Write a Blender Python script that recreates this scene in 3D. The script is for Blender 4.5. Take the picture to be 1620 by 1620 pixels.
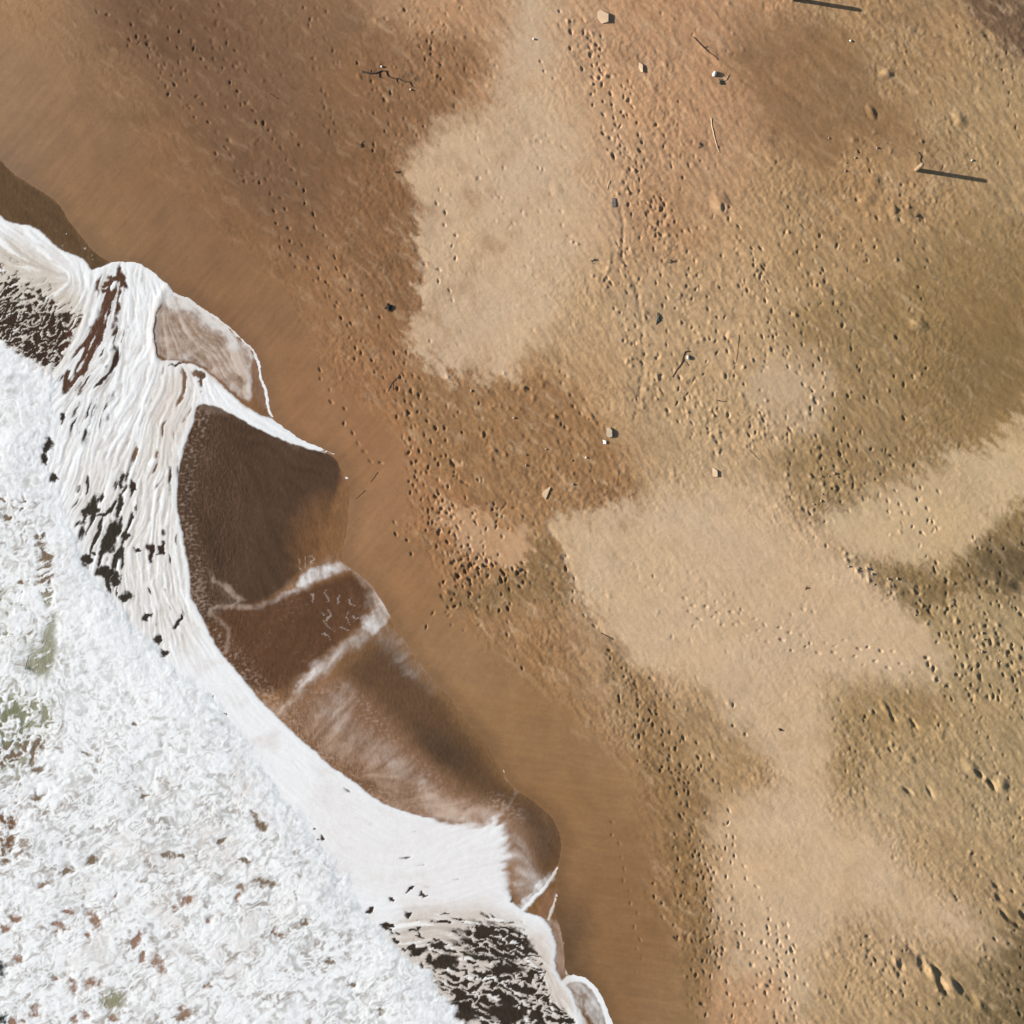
import bpy, bmesh, math, random
import numpy as np

for o in list(bpy.data.objects):
    bpy.data.objects.remove(o)
scene = bpy.context.scene
COL = scene.collection
F = np.float32

# ------------------------------------------------------------------ camera, sky, sun, exposure
PPM = 27.0            # photograph pixels per metre on the beach
CAM_H = 80.0          # drone height
SUN_ELEV = math.radians(15.5)
SUN_DIR = (-0.986, 0.166)          # horizontal direction towards the sun

cam_data = bpy.data.cameras.new("drone_camera")
cam_data.sensor_width = 36.0
cam_data.lens = 36.0 * CAM_H / (1620.0 / PPM)
cam_data.clip_start = 1.0
cam_data.clip_end = 3000.0
cam = bpy.data.objects.new("drone_camera", cam_data)
cam.location = (0, 0, CAM_H)
cam.rotation_euler = (0, 0, 0)
COL.objects.link(cam)
scene.camera = cam

world = bpy.data.worlds.new("World")
scene.world = world
world.use_nodes = True
wn = world.node_tree
wn.nodes.clear()
sky = wn.nodes.new("ShaderNodeTexSky")
sky.sky_type = 'NISHITA'
sky.sun_disc = False
sky.sun_elevation = SUN_ELEV
sky.sun_rotation = math.atan2(SUN_DIR[0], SUN_DIR[1])
bg = wn.nodes.new("ShaderNodeBackground")
bg.inputs["Strength"].default_value = 0.055
wo = wn.nodes.new("ShaderNodeOutputWorld")
wn.links.new(sky.outputs[0], bg.inputs[0])
wn.links.new(bg.outputs[0], wo.inputs[0])

sun_data = bpy.data.lights.new("sun", 'SUN')
sun_data.energy = 5.0
sun_data.angle = math.radians(0.5)
sun_data.color = (1.0, 0.93, 0.82)
sun = bpy.data.objects.new("sun", sun_data)
sun.rotation_euler = (math.pi / 2 - SUN_ELEV, 0, math.atan2(SUN_DIR[1], SUN_DIR[0]) + math.pi / 2)
sun.location = (-40, 7, 30)
COL.objects.link(sun)

scene.view_settings.view_transform = 'Standard'
scene.view_settings.look = 'None'
scene.view_settings.exposure = 1.12
scene.view_settings.gamma = 1.0
scene.view_settings.use_curve_mapping = False
scene.cycles.max_bounces = 6

# ------------------------------------------------------------------ helpers
GAIN = (1.15, 1.11, 1.07)      # how bright a white level surface comes out under this light


def alb(c):
    out = []
    for v, g in zip(c, GAIN):
        v = v / 255.0
        l = v / 12.92 if v <= 0.04045 else ((v + 0.055) / 1.055) ** 2.4
        out.append(min(l / g, 0.9))
    return np.array(out, F)


def salb(c):
    """sand: a little greyer and, where damp, darker than the first reading of the photograph"""
    a = alb(c)
    k = float((a @ np.array((.3, .6, .1), F)) / .40) ** .28
    return a * np.array((.985, 1.06, 1.15), F) * F(min(k, 1.02))


def px2w(px, py):
    return (px - 810.0) / PPM, (810.0 - py) / PPM


_rs = np.random.RandomState(11)
_P = _rs.permutation(256).astype(np.int32)
_ANG = _rs.rand(256) * 2 * np.pi
_GX = np.cos(_ANG).astype(F)
_GY = np.sin(_ANG).astype(F)


def perlin(x, y, seed=0):
    x = np.asarray(x, F); y = np.asarray(y, F)
    xf = np.floor(x); yf = np.floor(y)
    fx = x - xf; fy = y - yf
    ix = (xf.astype(np.int32) + seed * 37) & 255
    iy = (yf.astype(np.int32) + seed * 91) & 255
    ix1 = (ix + 1) & 255; iy1 = (iy + 1) & 255
    a = _P[ix]; b = _P[ix1]
    h00 = _P[(a + iy) & 255]; h10 = _P[(b + iy) & 255]
    h01 = _P[(a + iy1) & 255]; h11 = _P[(b + iy1) & 255]
    u = fx * fx * fx * (fx * (fx * 6 - 15) + 10)
    v = fy * fy * fy * (fy * (fy * 6 - 15) + 10)
    n00 = _GX[h00] * fx + _GY[h00] * fy
    n10 = _GX[h10] * (fx - 1) + _GY[h10] * fy
    n01 = _GX[h01] * fx + _GY[h01] * (fy - 1)
    n11 = _GX[h11] * (fx - 1) + _GY[h11] * (fy - 1)
    a = n00 + u * (n10 - n00)
    b = n01 + u * (n11 - n01)
    return (a + v * (b - a)) * F(1.45)


def fbm(x, y, octv, seed=0, gain=0.5):
    out = 0; amp = 1.0; tot = 0
    for o in range(octv):
        f = 2.03 ** o
        out = out + amp * perlin(x * F(f), y * F(f), seed + o * 5)
        tot += amp
        amp *= gain
    return out / tot


def rot(x, y, ang, lx, ly):
    """coordinates along / across a direction (degrees, image axes, y down), scaled by wavelengths"""
    a = math.radians(ang)
    c, s = math.cos(a), math.sin(a)
    return (x * F(c) + y * F(s)) / F(lx), (-x * F(s) + y * F(c)) / F(ly)


def sst(a, b, x):
    t = np.clip((x - a) / (b - a), 0, 1)
    return t * t * (3 - 2 * t)


# coarse lookup grid for hand-drawn outlines
LO, HI, LS = -400.0, 2020.0, 5.0
_lc = np.arange(LO, HI + LS, LS, dtype=F)
_LX, _LY = np.meshgrid(_lc, _lc)


def sample(f, X, Y):
    gx = np.clip((X - LO) / LS, 0, len(_lc) - 1.001)
    gy = np.clip((Y - LO) / LS, 0, len(_lc) - 1.001)
    ix = gx.astype(np.int32); iy = gy.astype(np.int32)
    fx = gx - ix; fy = gy - iy
    a = f[iy, ix]; b = f[iy, ix + 1]; c = f[iy + 1, ix]; d = f[iy + 1, ix + 1]
    return (a + (b - a) * fx) * (1 - fy) + (c + (d - c) * fx) * fy


def seg_dist(pts, closed):
    d2 = np.full(_LX.shape, 1e12, F)
    inside = np.zeros(_LX.shape, bool)
    n = len(pts)
    for i in range(n if closed else n - 1):
        x0, y0 = pts[i]; x1, y1 = pts[(i + 1) % n]
        dx, dy = x1 - x0, y1 - y0
        L = dx * dx + dy * dy + 1e-9
        t = np.clip(((_LX - x0) * dx + (_LY - y0) * dy) / L, 0, 1)
        d2 = np.minimum(d2, (_LX - x0 - t * dx) ** 2 + (_LY - y0 - t * dy) ** 2)
        if closed and y0 != y1:
            cond = ((y0 > _LY) != (y1 > _LY)) & (_LX < (x1 - x0) * (_LY - y0) / (y1 - y0) + x0)
            inside ^= cond
    d = np.sqrt(d2)
    return np.where(inside, d, -d) if closed else d


def smooth_pts(pts, closed=True, it=1):
    for _ in range(it):
        q = []
        n = len(pts)
        for i in range(n if closed else n - 1):
            a = pts[i]; b = pts[(i + 1) % n]
            q += [(a[0] * .75 + b[0] * .25, a[1] * .75 + b[1] * .25), (a[0] * .25 + b[0] * .75, a[1] * .25 + b[1] * .75)]
        if not closed:
            q = [pts[0]] + q + [pts[-1]]
        pts = q
    return pts


def sdf(pts):
    """positive inside"""
    return seg_dist(smooth_pts(pts), True)


class Field:
    """a set of points in photo pixels, with warped lookups of drawn outlines"""
    def __init__(s, X, Y):
        s.X, s.Y = X, Y
        s.w = {}

    def warp(s, k, X, Y):
        s.w[k] = (X, Y)

    brk = None

    def m(s, poly, soft=6.0, k=0, grow=0.0):
        X, Y = s.w[k]
        d = sample(sdf(poly) if isinstance(poly, list) else poly, X, Y) + grow
        if s.brk is not None:
            d = d + s.brk
        return sst(-soft, soft, d)

    def line(s, pts, w, k=0, soft=None):
        X, Y = s.w[k]
        soft = w if soft is None else soft
        R = w + soft + 2
        xs = [p[0] for p in pts]; ys = [p[1] for p in pts]
        sel = np.nonzero((X > min(xs) - R) & (X < max(xs) + R) & (Y > min(ys) - R) & (Y < max(ys) + R))[0]
        out = np.zeros(X.shape, F)
        if len(sel) == 0:
            return out
        x = X[sel]; y = Y[sel]
        d2 = np.full(x.shape, 1e12, F)
        q = smooth_pts(pts, False)
        for (x0, y0), (x1, y1) in zip(q[:-1], q[1:]):
            dx, dy = x1 - x0, y1 - y0
            t = np.clip(((x - x0) * dx + (y - y0) * dy) / (dx * dx + dy * dy + 1e-9), 0, 1)
            d2 = np.minimum(d2, (x - x0 - t * dx) ** 2 + (y - y0 - t * dy) ** 2)
        out[sel] = 1 - sst(w - soft * .5, w + soft * .5, np.sqrt(d2))
        return out

    def ell(s, cx, cy, a, b, ang=0, soft=.35, k=0):
        X, Y = s.w[k]
        u, v = rot(X - cx, Y - cy, ang, a, b)
        return 1 - sst(1 - soft, 1 + soft, np.sqrt(u * u + v * v))


def tagit(o, label, cat, group=None, kind=None):
    o["label"] = label
    o["category"] = cat
    if group:
        o["group"] = group
    if kind:
        o["kind"] = kind
    return o


def grid_mesh(name, V, nx, ny, cellmask, mat, attrs):
    """V (ny*nx,3); keep quads of cellmask (ny-1,nx-1); per-vertex colour / float attributes"""
    idx = np.arange(nx * ny, dtype=np.int64).reshape(ny, nx)
    # rows run downwards in the picture (y falls) so this order faces up
    q = np.stack([idx[1:, :-1], idx[1:, 1:], idx[:-1, 1:], idx[:-1, :-1]], -1)[cellmask]
    used = np.zeros(nx * ny, bool)
    used[q.ravel()] = True
    remap = np.cumsum(used) - 1
    q = remap[q].astype(np.int32)
    V = V[used]
    me = bpy.data.meshes.new(name)
    me.vertices.add(len(V))
    me.vertices.foreach_set("co", V.astype(F).ravel())
    nq = len(q)
    me.loops.add(nq * 4)
    me.loops.foreach_set("vertex_index", q.ravel())
    me.polygons.add(nq)
    me.polygons.foreach_set("loop_start", np.arange(0, nq * 4, 4, dtype=np.int32))
    me.polygons.foreach_set("use_smooth", np.ones(nq, bool))
    me.update(calc_edges=True)
    for an, av in attrs.items():
        if av.ndim == 2:
            at = me.attributes.new(an, 'FLOAT_COLOR', 'POINT')
            c = np.ones((len(V), 4), F)
            c[:, :3] = av[used]
            at.data.foreach_set("color", c.ravel())
        else:
            at = me.attributes.new(an, 'FLOAT', 'POINT')
            at.data.foreach_set("value", av[used].astype(F))
    me.materials.append(mat)
    o = bpy.data.objects.new(name, me)
    COL.objects.link(o)
    return o


# ------------------------------------------------------------------ materials
def new_mat(name):
    m = bpy.data.materials.new(name)
    m.use_nodes = True
    nt = m.node_tree
    return m, nt, nt.nodes["Principled BSDF"]


def N(nt, t, **kw):
    n = nt.nodes.new(t)
    for k, v in kw.items():
        if k.startswith("i_"):
            n.inputs[k[2:].replace("_", " ")].default_value = v
        else:
            setattr(n, k, v)
    return n


def noise(nt, co, scale, detail=3, rough=.55):
    n = N(nt, "ShaderNodeTexNoise", i_Scale=scale, i_Detail=detail, i_Roughness=rough)
    nt.links.new(co, n.inputs["Vector"])
    return n.outputs["Fac"]


def maprange(nt, v, a, b, c, d):
    n = N(nt, "ShaderNodeMapRange")
    n.inputs[1].default_value = a; n.inputs[2].default_value = b
    n.inputs[3].default_value = c; n.inputs[4].default_value = d
    nt.links.new(v, n.inputs[0])
    return n.outputs[0]


def mulcol(nt, col, fac):
    n = N(nt, "ShaderNodeVectorMath", operation='SCALE')
    nt.links.new(col, n.inputs[0])
    nt.links.new(fac, n.inputs["Scale"])
    return n.outputs[0]


def math2(nt, op, a, b):
    n = N(nt, "ShaderNodeMath", operation=op)
    for i, v in enumerate((a, b)):
        if isinstance(v, (int, float)):
            n.inputs[i].default_value = v
        else:
            nt.links.new(v, n.inputs[i])
    return n.outputs[0]


def sand_material():
    m, nt, b = new_mat("beach_sand")
    geo = N(nt, "ShaderNodeNewGeometry").outputs["Position"]
    tint = N(nt, "ShaderNodeAttribute", attribute_name="tint").outputs["Color"]
    wet = N(nt, "ShaderNodeAttribute", attribute_name="wet").outputs["Fac"]
    g1 = noise(nt, geo, 14.0, 4, .65)
    g2 = noise(nt, geo, 60.0, 2, .6)
    f = math2(nt, 'MULTIPLY', maprange(nt, g1, .25, .75, .90, 1.10), maprange(nt, g2, .2, .8, .90, 1.10))
    nt.links.new(mulcol(nt, tint, f), b.inputs["Base Color"])
    nt.links.new(maprange(nt, wet, 0, 1, .95, .6), b.inputs["Roughness"])
    b.inputs["Specular IOR Level"].default_value = 0.25
    bump = N(nt, "ShaderNodeBump")
    bump.inputs["Distance"].default_value = 0.02
    nt.links.new(maprange(nt, wet, 0, 1, .5, .12), bump.inputs["Strength"])
    nt.links.new(math2(nt, 'ADD', g1, math2(nt, 'MULTIPLY', g2, .5)), bump.inputs["Height"])
    nt.links.new(bump.outputs[0], b.inputs["Normal"])
    return m


def water_material():
    m, nt, b = new_mat("murky_sea_water")
    geo = N(nt, "ShaderNodeNewGeometry").outputs["Position"]
    tint = N(nt, "ShaderNodeAttribute", attribute_name="tint").outputs["Color"]
    rip = N(nt, "ShaderNodeAttribute", attribute_name="ripple").outputs["Fac"]
    mp = N(nt, "ShaderNodeMapping")
    mp.inputs["Rotation"].default_value = (0, 0, math.radians(58))
    mp.inputs["Scale"].default_value = (1.0, 0.55, 1.0)
    nt.links.new(geo, mp.inputs["Vector"])
    g1 = noise(nt, mp.outputs[0], 5.5, 4, .62)
    g2 = noise(nt, geo, 22.0, 2, .5)
    f = maprange(nt, math2(nt, 'ADD', g1, math2(nt, 'MULTIPLY', g2, .5)), .4, 1.1, .74, 1.26)
    nt.links.new(mulcol(nt, tint, f), b.inputs["Base Color"])
    b.inputs["Roughness"].default_value = 0.22
    b.inputs["IOR"].default_value = 1.33
    bump = N(nt, "ShaderNodeBump")
    bump.inputs["Distance"].default_value = 0.05
    nt.links.new(rip, bump.inputs["Strength"])
    nt.links.new(math2(nt, 'ADD', g1, math2(nt, 'MULTIPLY', g2, .25)), bump.inputs["Height"])
    nt.links.new(bump.outputs[0], b.inputs["Normal"])
    return m


def foam_material():
    m, nt, b = new_mat("sea_foam")
    geo = N(nt, "ShaderNodeNewGeometry").outputs["Position"]
    tint = N(nt, "ShaderNodeAttribute", attribute_name="tint").outputs["Color"]
    g1 = noise(nt, geo, 9.0, 4, .6)
    g2 = noise(nt, geo, 45.0, 2, .6)
    f = math2(nt, 'MULTIPLY', maprange(nt, g1, .3, .7, .95, 1.03), maprange(nt, g2, .2, .8, .97, 1.03))
    nt.links.new(mulcol(nt, tint, f), b.inputs["Base Color"])
    b.inputs["Roughness"].default_value = 0.75
    b.inputs["Specular IOR Level"].default_value = 0.2
    bump = N(nt, "ShaderNodeBump")
    bump.inputs["Distance"].default_value = 0.02
    bump.inputs["Strength"].default_value = 0.07
    nt.links.new(math2(nt, 'ADD', g1, math2(nt, 'MULTIPLY', g2, .4)), bump.inputs["Height"])
    nt.links.new(bump.outputs[0], b.inputs["Normal"])
    return m


def simple_mat(name, col, rough=.85, scale=20., var=.25, bumpd=.01, bumps=.5):
    m, nt, b = new_mat(name)
    tc = N(nt, "ShaderNodeTexCoord").outputs["Object"]
    g = noise(nt, tc, scale, 4, .6)
    base = N(nt, "ShaderNodeRGB")
    base.outputs[0].default_value = (*[float(v) for v in col], 1)
    nt.links.new(mulcol(nt, base.outputs[0], maprange(nt, g, .25, .75, 1 - var, 1 + var)), b.inputs["Base Color"])
    b.inputs["Roughness"].default_value = rough
    b.inputs["Specular IOR Level"].default_value = 0.3
    bump = N(nt, "ShaderNodeBump")
    bump.inputs["Distance"].default_value = bumpd
    bump.inputs["Strength"].default_value = bumps
    nt.links.new(g, bump.inputs["Height"])
    nt.links.new(bump.outputs[0], b.inputs["Normal"])
    return m


# ------------------------------------------------------------------ drawn outlines (photo pixels)
SHORE = [(-900, -620), (-300, -30), (-60, 190), (0, 245), (20, 267), (43, 283), (67, 297), (97, 317), (113, 347), (133, 370),
         (147, 390), (165, 404), (181, 411), (213, 413), (233, 421), (250, 434), (265, 449), (277, 462), (297, 468), (319, 485),
         (344, 501), (366, 518), (388, 539), (406, 558), (415, 578), (417, 597), (428, 620), (430, 647), (434, 659), (460, 681),
         (485, 699), (497, 701), (512, 709), (526, 716), (536, 722), (544, 738), (552, 752), (558, 770), (559, 790), (557, 822),
         (553, 850), (545, 880), (552, 892), (571, 904), (591, 921), (606, 944), (616, 960), (628, 985), (642, 1006), (660, 1036),
         (684, 1066), (705, 1090), (722, 1106), (733, 1128), (757, 1155), (775, 1175), (783, 1190), (805, 1230), (825, 1249),
         (857, 1271), (877, 1288), (888, 1310), (894, 1333), (892, 1357), (884, 1380), (887, 1400), (880, 1440), (891, 1463),
         (896, 1490), (899, 1513), (899, 1538), (917, 1542), (937, 1552), (953, 1573), (963, 1600), (973, 1620), (990, 1680),
         (1060, 1920), (1200, 2600)]
SEA_POLY = SHORE + [(1200, 6000), (-6000, 6000), (-6000, -620)]
BORE = [(-900, 250), (-300, 400), (-60, 510), (0, 532), (25, 545), (45, 562), (60, 583), (80, 594), (86, 612), (87, 634), (87, 672),
        (68, 691), (62, 718), (70, 736), (82, 750), (90, 775), (102, 798), (111, 829), (122, 844), (124, 869), (133, 891), (144, 911),
        (158, 920), (171, 938), (191, 953), (202, 962), (227, 995), (249, 1022), (264, 1044), (300, 1072), (337, 1100), (362, 1130),
        (381, 1156), (416, 1208), (438, 1245), (470, 1285), (500, 1325), (530, 1355), (545, 1380), (562, 1416), (582, 1438),
        (602, 1467), (622, 1484), (639, 1501), (668, 1532), (685, 1546), (699, 1569), (719, 1597), (736, 1620), (800, 1700), (950, 1920),
        (1100, 2300)]
BORE_POLY = BORE + [(1100, 6000), (-6000, 6000), (-6000, 250)]
SWASH = [(-400, 150), (-60, 300), (0, 340), (15, 352), (53, 357), (67, 367), (80, 380), (95, 396), (110, 399), (138, 412), (143, 428),
         (156, 423), (181, 412), (213, 413), (233, 421), (250, 434), (265, 449), (280, 464), (262, 474), (249, 490), (243, 520),
         (246, 550), (252, 572), (270, 568), (300, 572), (330, 588), (355, 612), (385, 640), (410, 655), (433, 662), (470, 688),
         (497, 701), (534, 721), (520, 719), (500, 714), (470, 706), (440, 694), (400, 676), (375, 660), (350, 647), (330, 641),
         (313, 640), (308, 664), (299, 691), (287, 723), (282, 753), (280, 783), (283, 810), (289, 844), (296, 879), (301, 911),
         (301, 943), (312, 960), (329, 995), (337, 1013), (354, 1038), (374, 1060), (394, 1085), (411, 1107), (438, 1132),
         (473, 1166), (500, 1189), (522, 1211), (547, 1226), (572, 1245), (596, 1266), (628, 1279), (670, 1292), (713, 1296),
         (750, 1298), (770, 1288), (787, 1282), (801, 1299), (811, 1330), (810, 1359), (807, 1381), (809, 1416), (821, 1438),
         (842, 1446), (862, 1452), (876, 1475), (882, 1500), (878, 1530), (890, 1552), (908, 1570), (914, 1600), (930, 1660),
         (900, 1800), (600, 1800), (-400, 900)]

SEA = sdf(SEA_POLY)
BOR = sdf(BORE_POLY)
SWA = sdf(SWASH)

# ------------------------------------------------------------------ the beach
D1 = [(640, 277), (660, 240), (687, 203), (720, 190), (770, 182), (800, 150), (802, 90), (803, 20), (830, -40), (880, -40), (880, 60),
      (890, 130), (925, 150), (950, 200), (972, 250), (976, 330), (962, 390), (930, 425), (905, 470), (880, 515), (845, 550),
      (800, 588), (765, 590), (727, 592), (690, 577), (647, 560), (640, 545), (655, 520), (670, 493), (673, 420), (660, 383), (653, 313)]
D2 = [(868, 830), (930, 812), (1000, 800), (1060, 770), (1140, 775), (1230, 815), (1300, 865), (1360, 910), (1430, 955), (1472, 990),
      (1490, 1030), (1480, 1075), (1420, 1085), (1320, 1068), (1308, 1110), (1312, 1180), (1300, 1240), (1320, 1290), (1390, 1310),
      (1430, 1370), (1480, 1420), (1560, 1470), (1570, 1500), (1480, 1480), (1420, 1450), (1350, 1440), (1300, 1480), (1285, 1560),
      (1240, 1610), (1170, 1590), (1145, 1520), (1136, 1400), (1140, 1275), (1190, 1262), (1250, 1245), (1210, 1200), (1170, 1130),
      (1110, 1080), (1060, 1080), (1010, 1050), (970, 1013), (933, 973), (913, 930), (903, 900), (890, 873)]
D3 = [(1700, 600), (1620, 645), (1590, 690), (1500, 722), (1440, 765), (1340, 805), (1300, 835), (1330, 870), (1400, 888), (1480, 895),
      (1540, 880), (1565, 830), (1620, 785), (1700, 760)]
D4 = [(1190, 580), (1240, 560), (1300, 590), (1310, 640), (1280, 680), (1230, 660), (1190, 640)]
D5 = [(690, 808), (720, 800), (770, 818), (820, 826), (838, 850), (812, 905), (780, 905), (745, 880), (705, 850)]
M1 = [(1175, 30), (1260, 20), (1340, 50), (1375, 100), (1365, 150), (1450, 195), (1490, 250), (1400, 230), (1350, 235), (1290, 265),
      (1230, 230), (1185, 170), (1150, 100)]
M2 = [(1470, 395), (1560, 355), (1700, 370), (1700, 600), (1620, 640), (1560, 695), (1440, 765), (1340, 805), (1290, 835), (1255, 790),
      (1205, 720), (1240, 700), (1290, 690), (1310, 640), (1290, 570), (1230, 525), (1280, 460), (1400, 450)]
M3 = [(1290, 835), (1320, 872), (1400, 892), (1490, 905), (1545, 870), (1575, 825), (1620, 795), (1700, 780), (1700, 950), (1600, 925),
      (1540, 940), (1490, 950), (1473, 985), (1445, 978), (1390, 930), (1340, 905)]
M4 = [(1310, 1080), (1370, 1072), (1440, 1092), (1500, 1085), (1510, 1130), (1450, 1150), (1400, 1170), (1370, 1230), (1330, 1260), (1308, 1200)]
M5 = [(640, 585), (690, 585), (760, 600), (820, 585), (890, 590), (950, 660), (985, 740), (1040, 800), (1030, 838), (970, 835), (930, 800),
      (880, 825), (840, 820), (760, 790), (690, 740), (640, 660)]
M6 = [(680, 930), (740, 935), (800, 900), (825, 850), (870, 830), (895, 880), (915, 930), (905, 965), (830, 965), (760, 970), (700, 960)]
M7 = [(150, -60), (560, -60), (600, 60), (640, 190), (560, 290), (480, 420), (420, 360), (340, 280), (260, 160), (190, 60)]
M8 = [(540, 70), (640, 50), (740, 60), (775, 120), (740, 160), (680, 200), (620, 260), (560, 220), (520, 150)]
M9 = [(965, 1020), (1000, 1060), (1050, 1095), (1090, 1180), (1125, 1270), (1136, 1360), (1134, 1470), (1120, 1560), (1100, 1700), (1060, 1700),
      (1075, 1560), (1070, 1420), (1045, 1300), (1010, 1200), (975, 1100), (950, 1050)]
M10 = [(1700, 1420), (1620, 1440), (1580, 1480), (1560, 1530), (1590, 1570), (1540, 1580), (1580, 1640), (1700, 1700)]
M11 = [(1490, -60), (1510, 10), (1560, 60), (1600, 100), (1640, 90), (1700, 60), (1700, -60)]
M12 = [(540, 200), (600, 230), (640, 290), (652, 330), (660, 390), (668, 440), (660, 495), (620, 500), (560, 440), (520, 340)]
M13 = [(1000, 280), (1080, 300), (1130, 380), (1090, 400), (1040, 370), (1000, 340)]
M14 = [(1130, 1090), (1190, 1150), (1240, 1230), (1190, 1262), (1120, 1270), (1060, 1120), (1080, 1085)]
BASE_PTS = [
    (40, 60, 172, 128, 88), (150, 150, 155, 112, 75), (60, 200, 164, 120, 84), (-40, 150, 168, 125, 88), (250, 250, 152, 107, 70), (150, 330, 166, 119, 77),
    (350, 400, 157, 110, 71), (450, 550, 165, 115, 75), (250, 30, 148, 106, 73), (400, 200, 150, 104, 69), (480, 120, 164, 116, 78),
    (560, 50, 185, 138, 98), (700, 40, 190, 142, 102), (620, 180, 160, 114, 76), (580, 320, 157, 110, 72), (620, 450, 163, 115, 76),
    (500, 700, 171, 119, 77), (600, 800, 173, 121, 79), (560, 900, 176, 125, 83), (640, 950, 165, 115, 72), (720, 1030, 174, 128, 86),
    (850, 1100, 170, 123, 79), (800, 1150, 162, 115, 72), (950, 1250, 166, 119, 75), (950, 1450, 161, 113, 70), (1000, 1550, 152, 109, 69),
    (900, 700, 176, 130, 87), (1000, 550, 192, 152, 110), (1000, 200, 194, 147, 107), (1100, 150, 187, 137, 97), (1080, 330, 187, 140, 100),
    (1150, 450, 192, 152, 110), (1450, 60, 174, 133, 91), (1550, 200, 178, 141, 98), (1420, 330, 178, 138, 95), (1350, 300, 170, 127, 85),
    (1250, 400, 182, 142, 97), (1500, 450, 168, 131, 85), (1100, 650, 190, 152, 110), (1250, 600, 188, 150, 109), (1150, 850, 198, 160, 120),
    (1250, 950, 198, 160, 122), (1100, 1000, 197, 159, 121), (1150, 1150, 184, 146, 104), (1050, 1050, 193, 153, 113), (1400, 1150, 178, 143, 98),
    (1550, 1050, 176, 143, 100), (1450, 1300, 185, 150, 108), (1580, 1250, 174, 142, 100), (1250, 1350, 196, 156, 116), (1400, 1400, 188, 149, 109),
    (1300, 1550, 186, 149, 106), (1550, 1400, 176, 141, 99), (1600, 1600, 158, 128, 88), (1150, 1580, 186, 138, 95), (1100, 1450, 160, 117, 74)]


def base_tone():
    acc = np.zeros(_LX.shape + (3,), F); wt = np.zeros(_LX.shape, F)
    for x, y, r, g, b in BASE_PTS:
        d2 = (_LX - x) ** 2 + (_LY - y) ** 2
        w = np.exp(-d2 / (2 * 75.0 ** 2)) + 1e-3 / (1 + d2 / 1e4) ** 2
        acc += w[..., None] * salb((r, g, b)); wt += w
    return acc / wt[..., None]


def axis(a, b, step, far):
    inner = np.arange(a, b + step * .5, step)
    out = []
    s = step; p = 0.0
    while p < far:
        s *= 1.33
        p += s
        out.append(p)
    out = np.array(out)
    return np.concatenate([(a - out)[::-1], inner, inner[-1] + out]).astype(F), len(out)


SSTEP = 1.6
ax, npad = axis(-30.0, 1650.0, SSTEP, 14000.0)
NS = len(ax)
GX, GY = np.meshgrid(ax, ax)
X = GX.ravel(); Y = GY.ravel()
fs = Field(X, Y)
nA = fbm(X / 90, Y / 90, 6, 1, .58)
nB = fbm(X / 90 + 31.7, Y / 90 - 11.3, 6, 2, .58)
fs.warp(0, X, Y)
fs.warp(1, X + 34 * nA, Y + 34 * nB)
# wind-drawn, ragged edges running from upper left to lower right
ru, rv = rot(X, Y, 38, 55, 13)
nR = fbm(ru, rv, 5, 3, .6)
fs.warp(2, X + 30 * nA + 40 * nR * math.cos(math.radians(38)), Y + 30 * nB + 40 * nR * math.sin(math.radians(38)))

b1, b2 = rot(X, Y, 42, 30, 12)
fs.brk = 40 * fbm(b1 + nA, b2 + nB, 5, 4, .66) + 6 * fbm(X / 9, Y / 9, 2, 10)
sea_s = sample(SEA, X, Y)                       # + inside the sea
land = -sea_s
bt = base_tone()
tint = np.stack([sample(bt[..., c], fs.w[1][0], fs.w[1][1]) for c in range(3)], -1)


def paint(mask, col, amt=1.0):
    global tint
    a = (mask * amt)[:, None]
    tint = tint * (1 - a) + salb(col) * a


dry = np.zeros_like(X)
paint(fs.m(M7, 45, 1), (136, 96, 66), .74)
paint(fs.ell(905, 1490, 26, 75, 8, .8, 1), (118, 84, 56), .7)
paint(fs.ell(250, 30, 120, 50, 20, .8, 1), (126, 89, 62), .6)
paint(fs.m(M8, 26, 2), (154, 108, 71), .8)
paint(fs.m(M12, 22, 1), (150, 105, 68), .75)
paint(fs.m(M5, 16, 2), (164, 118, 76), .85)
paint(fs.m(M13, 30, 2), (178, 130, 90), .45)
paint(fs.m(M1, 34, 2), (150, 109, 71), .72)
paint(fs.m(M2, 30, 2), (157, 122, 77), .75)
paint(fs.ell(1570, 560, 80, 90, 0, .8, 2), (142, 109, 68), .7)
paint(fs.m(M3, 11, 2), (150, 117, 74), .9)
paint(fs.ell(1610, 905, 70, 35, 20, .8, 2), (116, 92, 62), .8)
paint(fs.m(M4, 22, 2), (166, 130, 86), .8)
paint(fs.m(M6, 20, 1), (150, 113, 72), .8)
paint(fs.m(M9, 22, 1), (152, 114, 72), .75)
paint(fs.m(M14, 22, 2), (174, 134, 90), .75)
paint(fs.m(M10, 30, 2), (128, 103, 68), .85)
paint(fs.m(M11, 22, 2), (122, 90, 66), .85)
mD1 = fs.m(D1, 12 + 50 * sst(780, 960, X) + 22 * sst(330, 200, Y), 1)
fadeR = 1 - .35 * sst(860, 980, X)
mD = [(mD1 * fadeR, (205, 168, 131)), (fs.m(D2, 14 + 30 * sst(960, 1060, X) * sst(960, 860, Y) + 26 * sst(1000, 1100, X) * sst(1000, 1080, Y), 1), (205, 168, 130)), (fs.m(D3, 16, 2), (202, 167, 125)),
      (fs.m(D4, 22, 1), (196, 160, 122)), (fs.m(D5, 8, 1), (196, 150, 110))]
dv = fbm(X / 60 + 7, Y / 60, 5, 8, .6)
for mk, c in mD:
    paint(mk, c, .94 - .50 * sst(-.05, .6, dv))
    dry = np.maximum(dry, mk)
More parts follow.
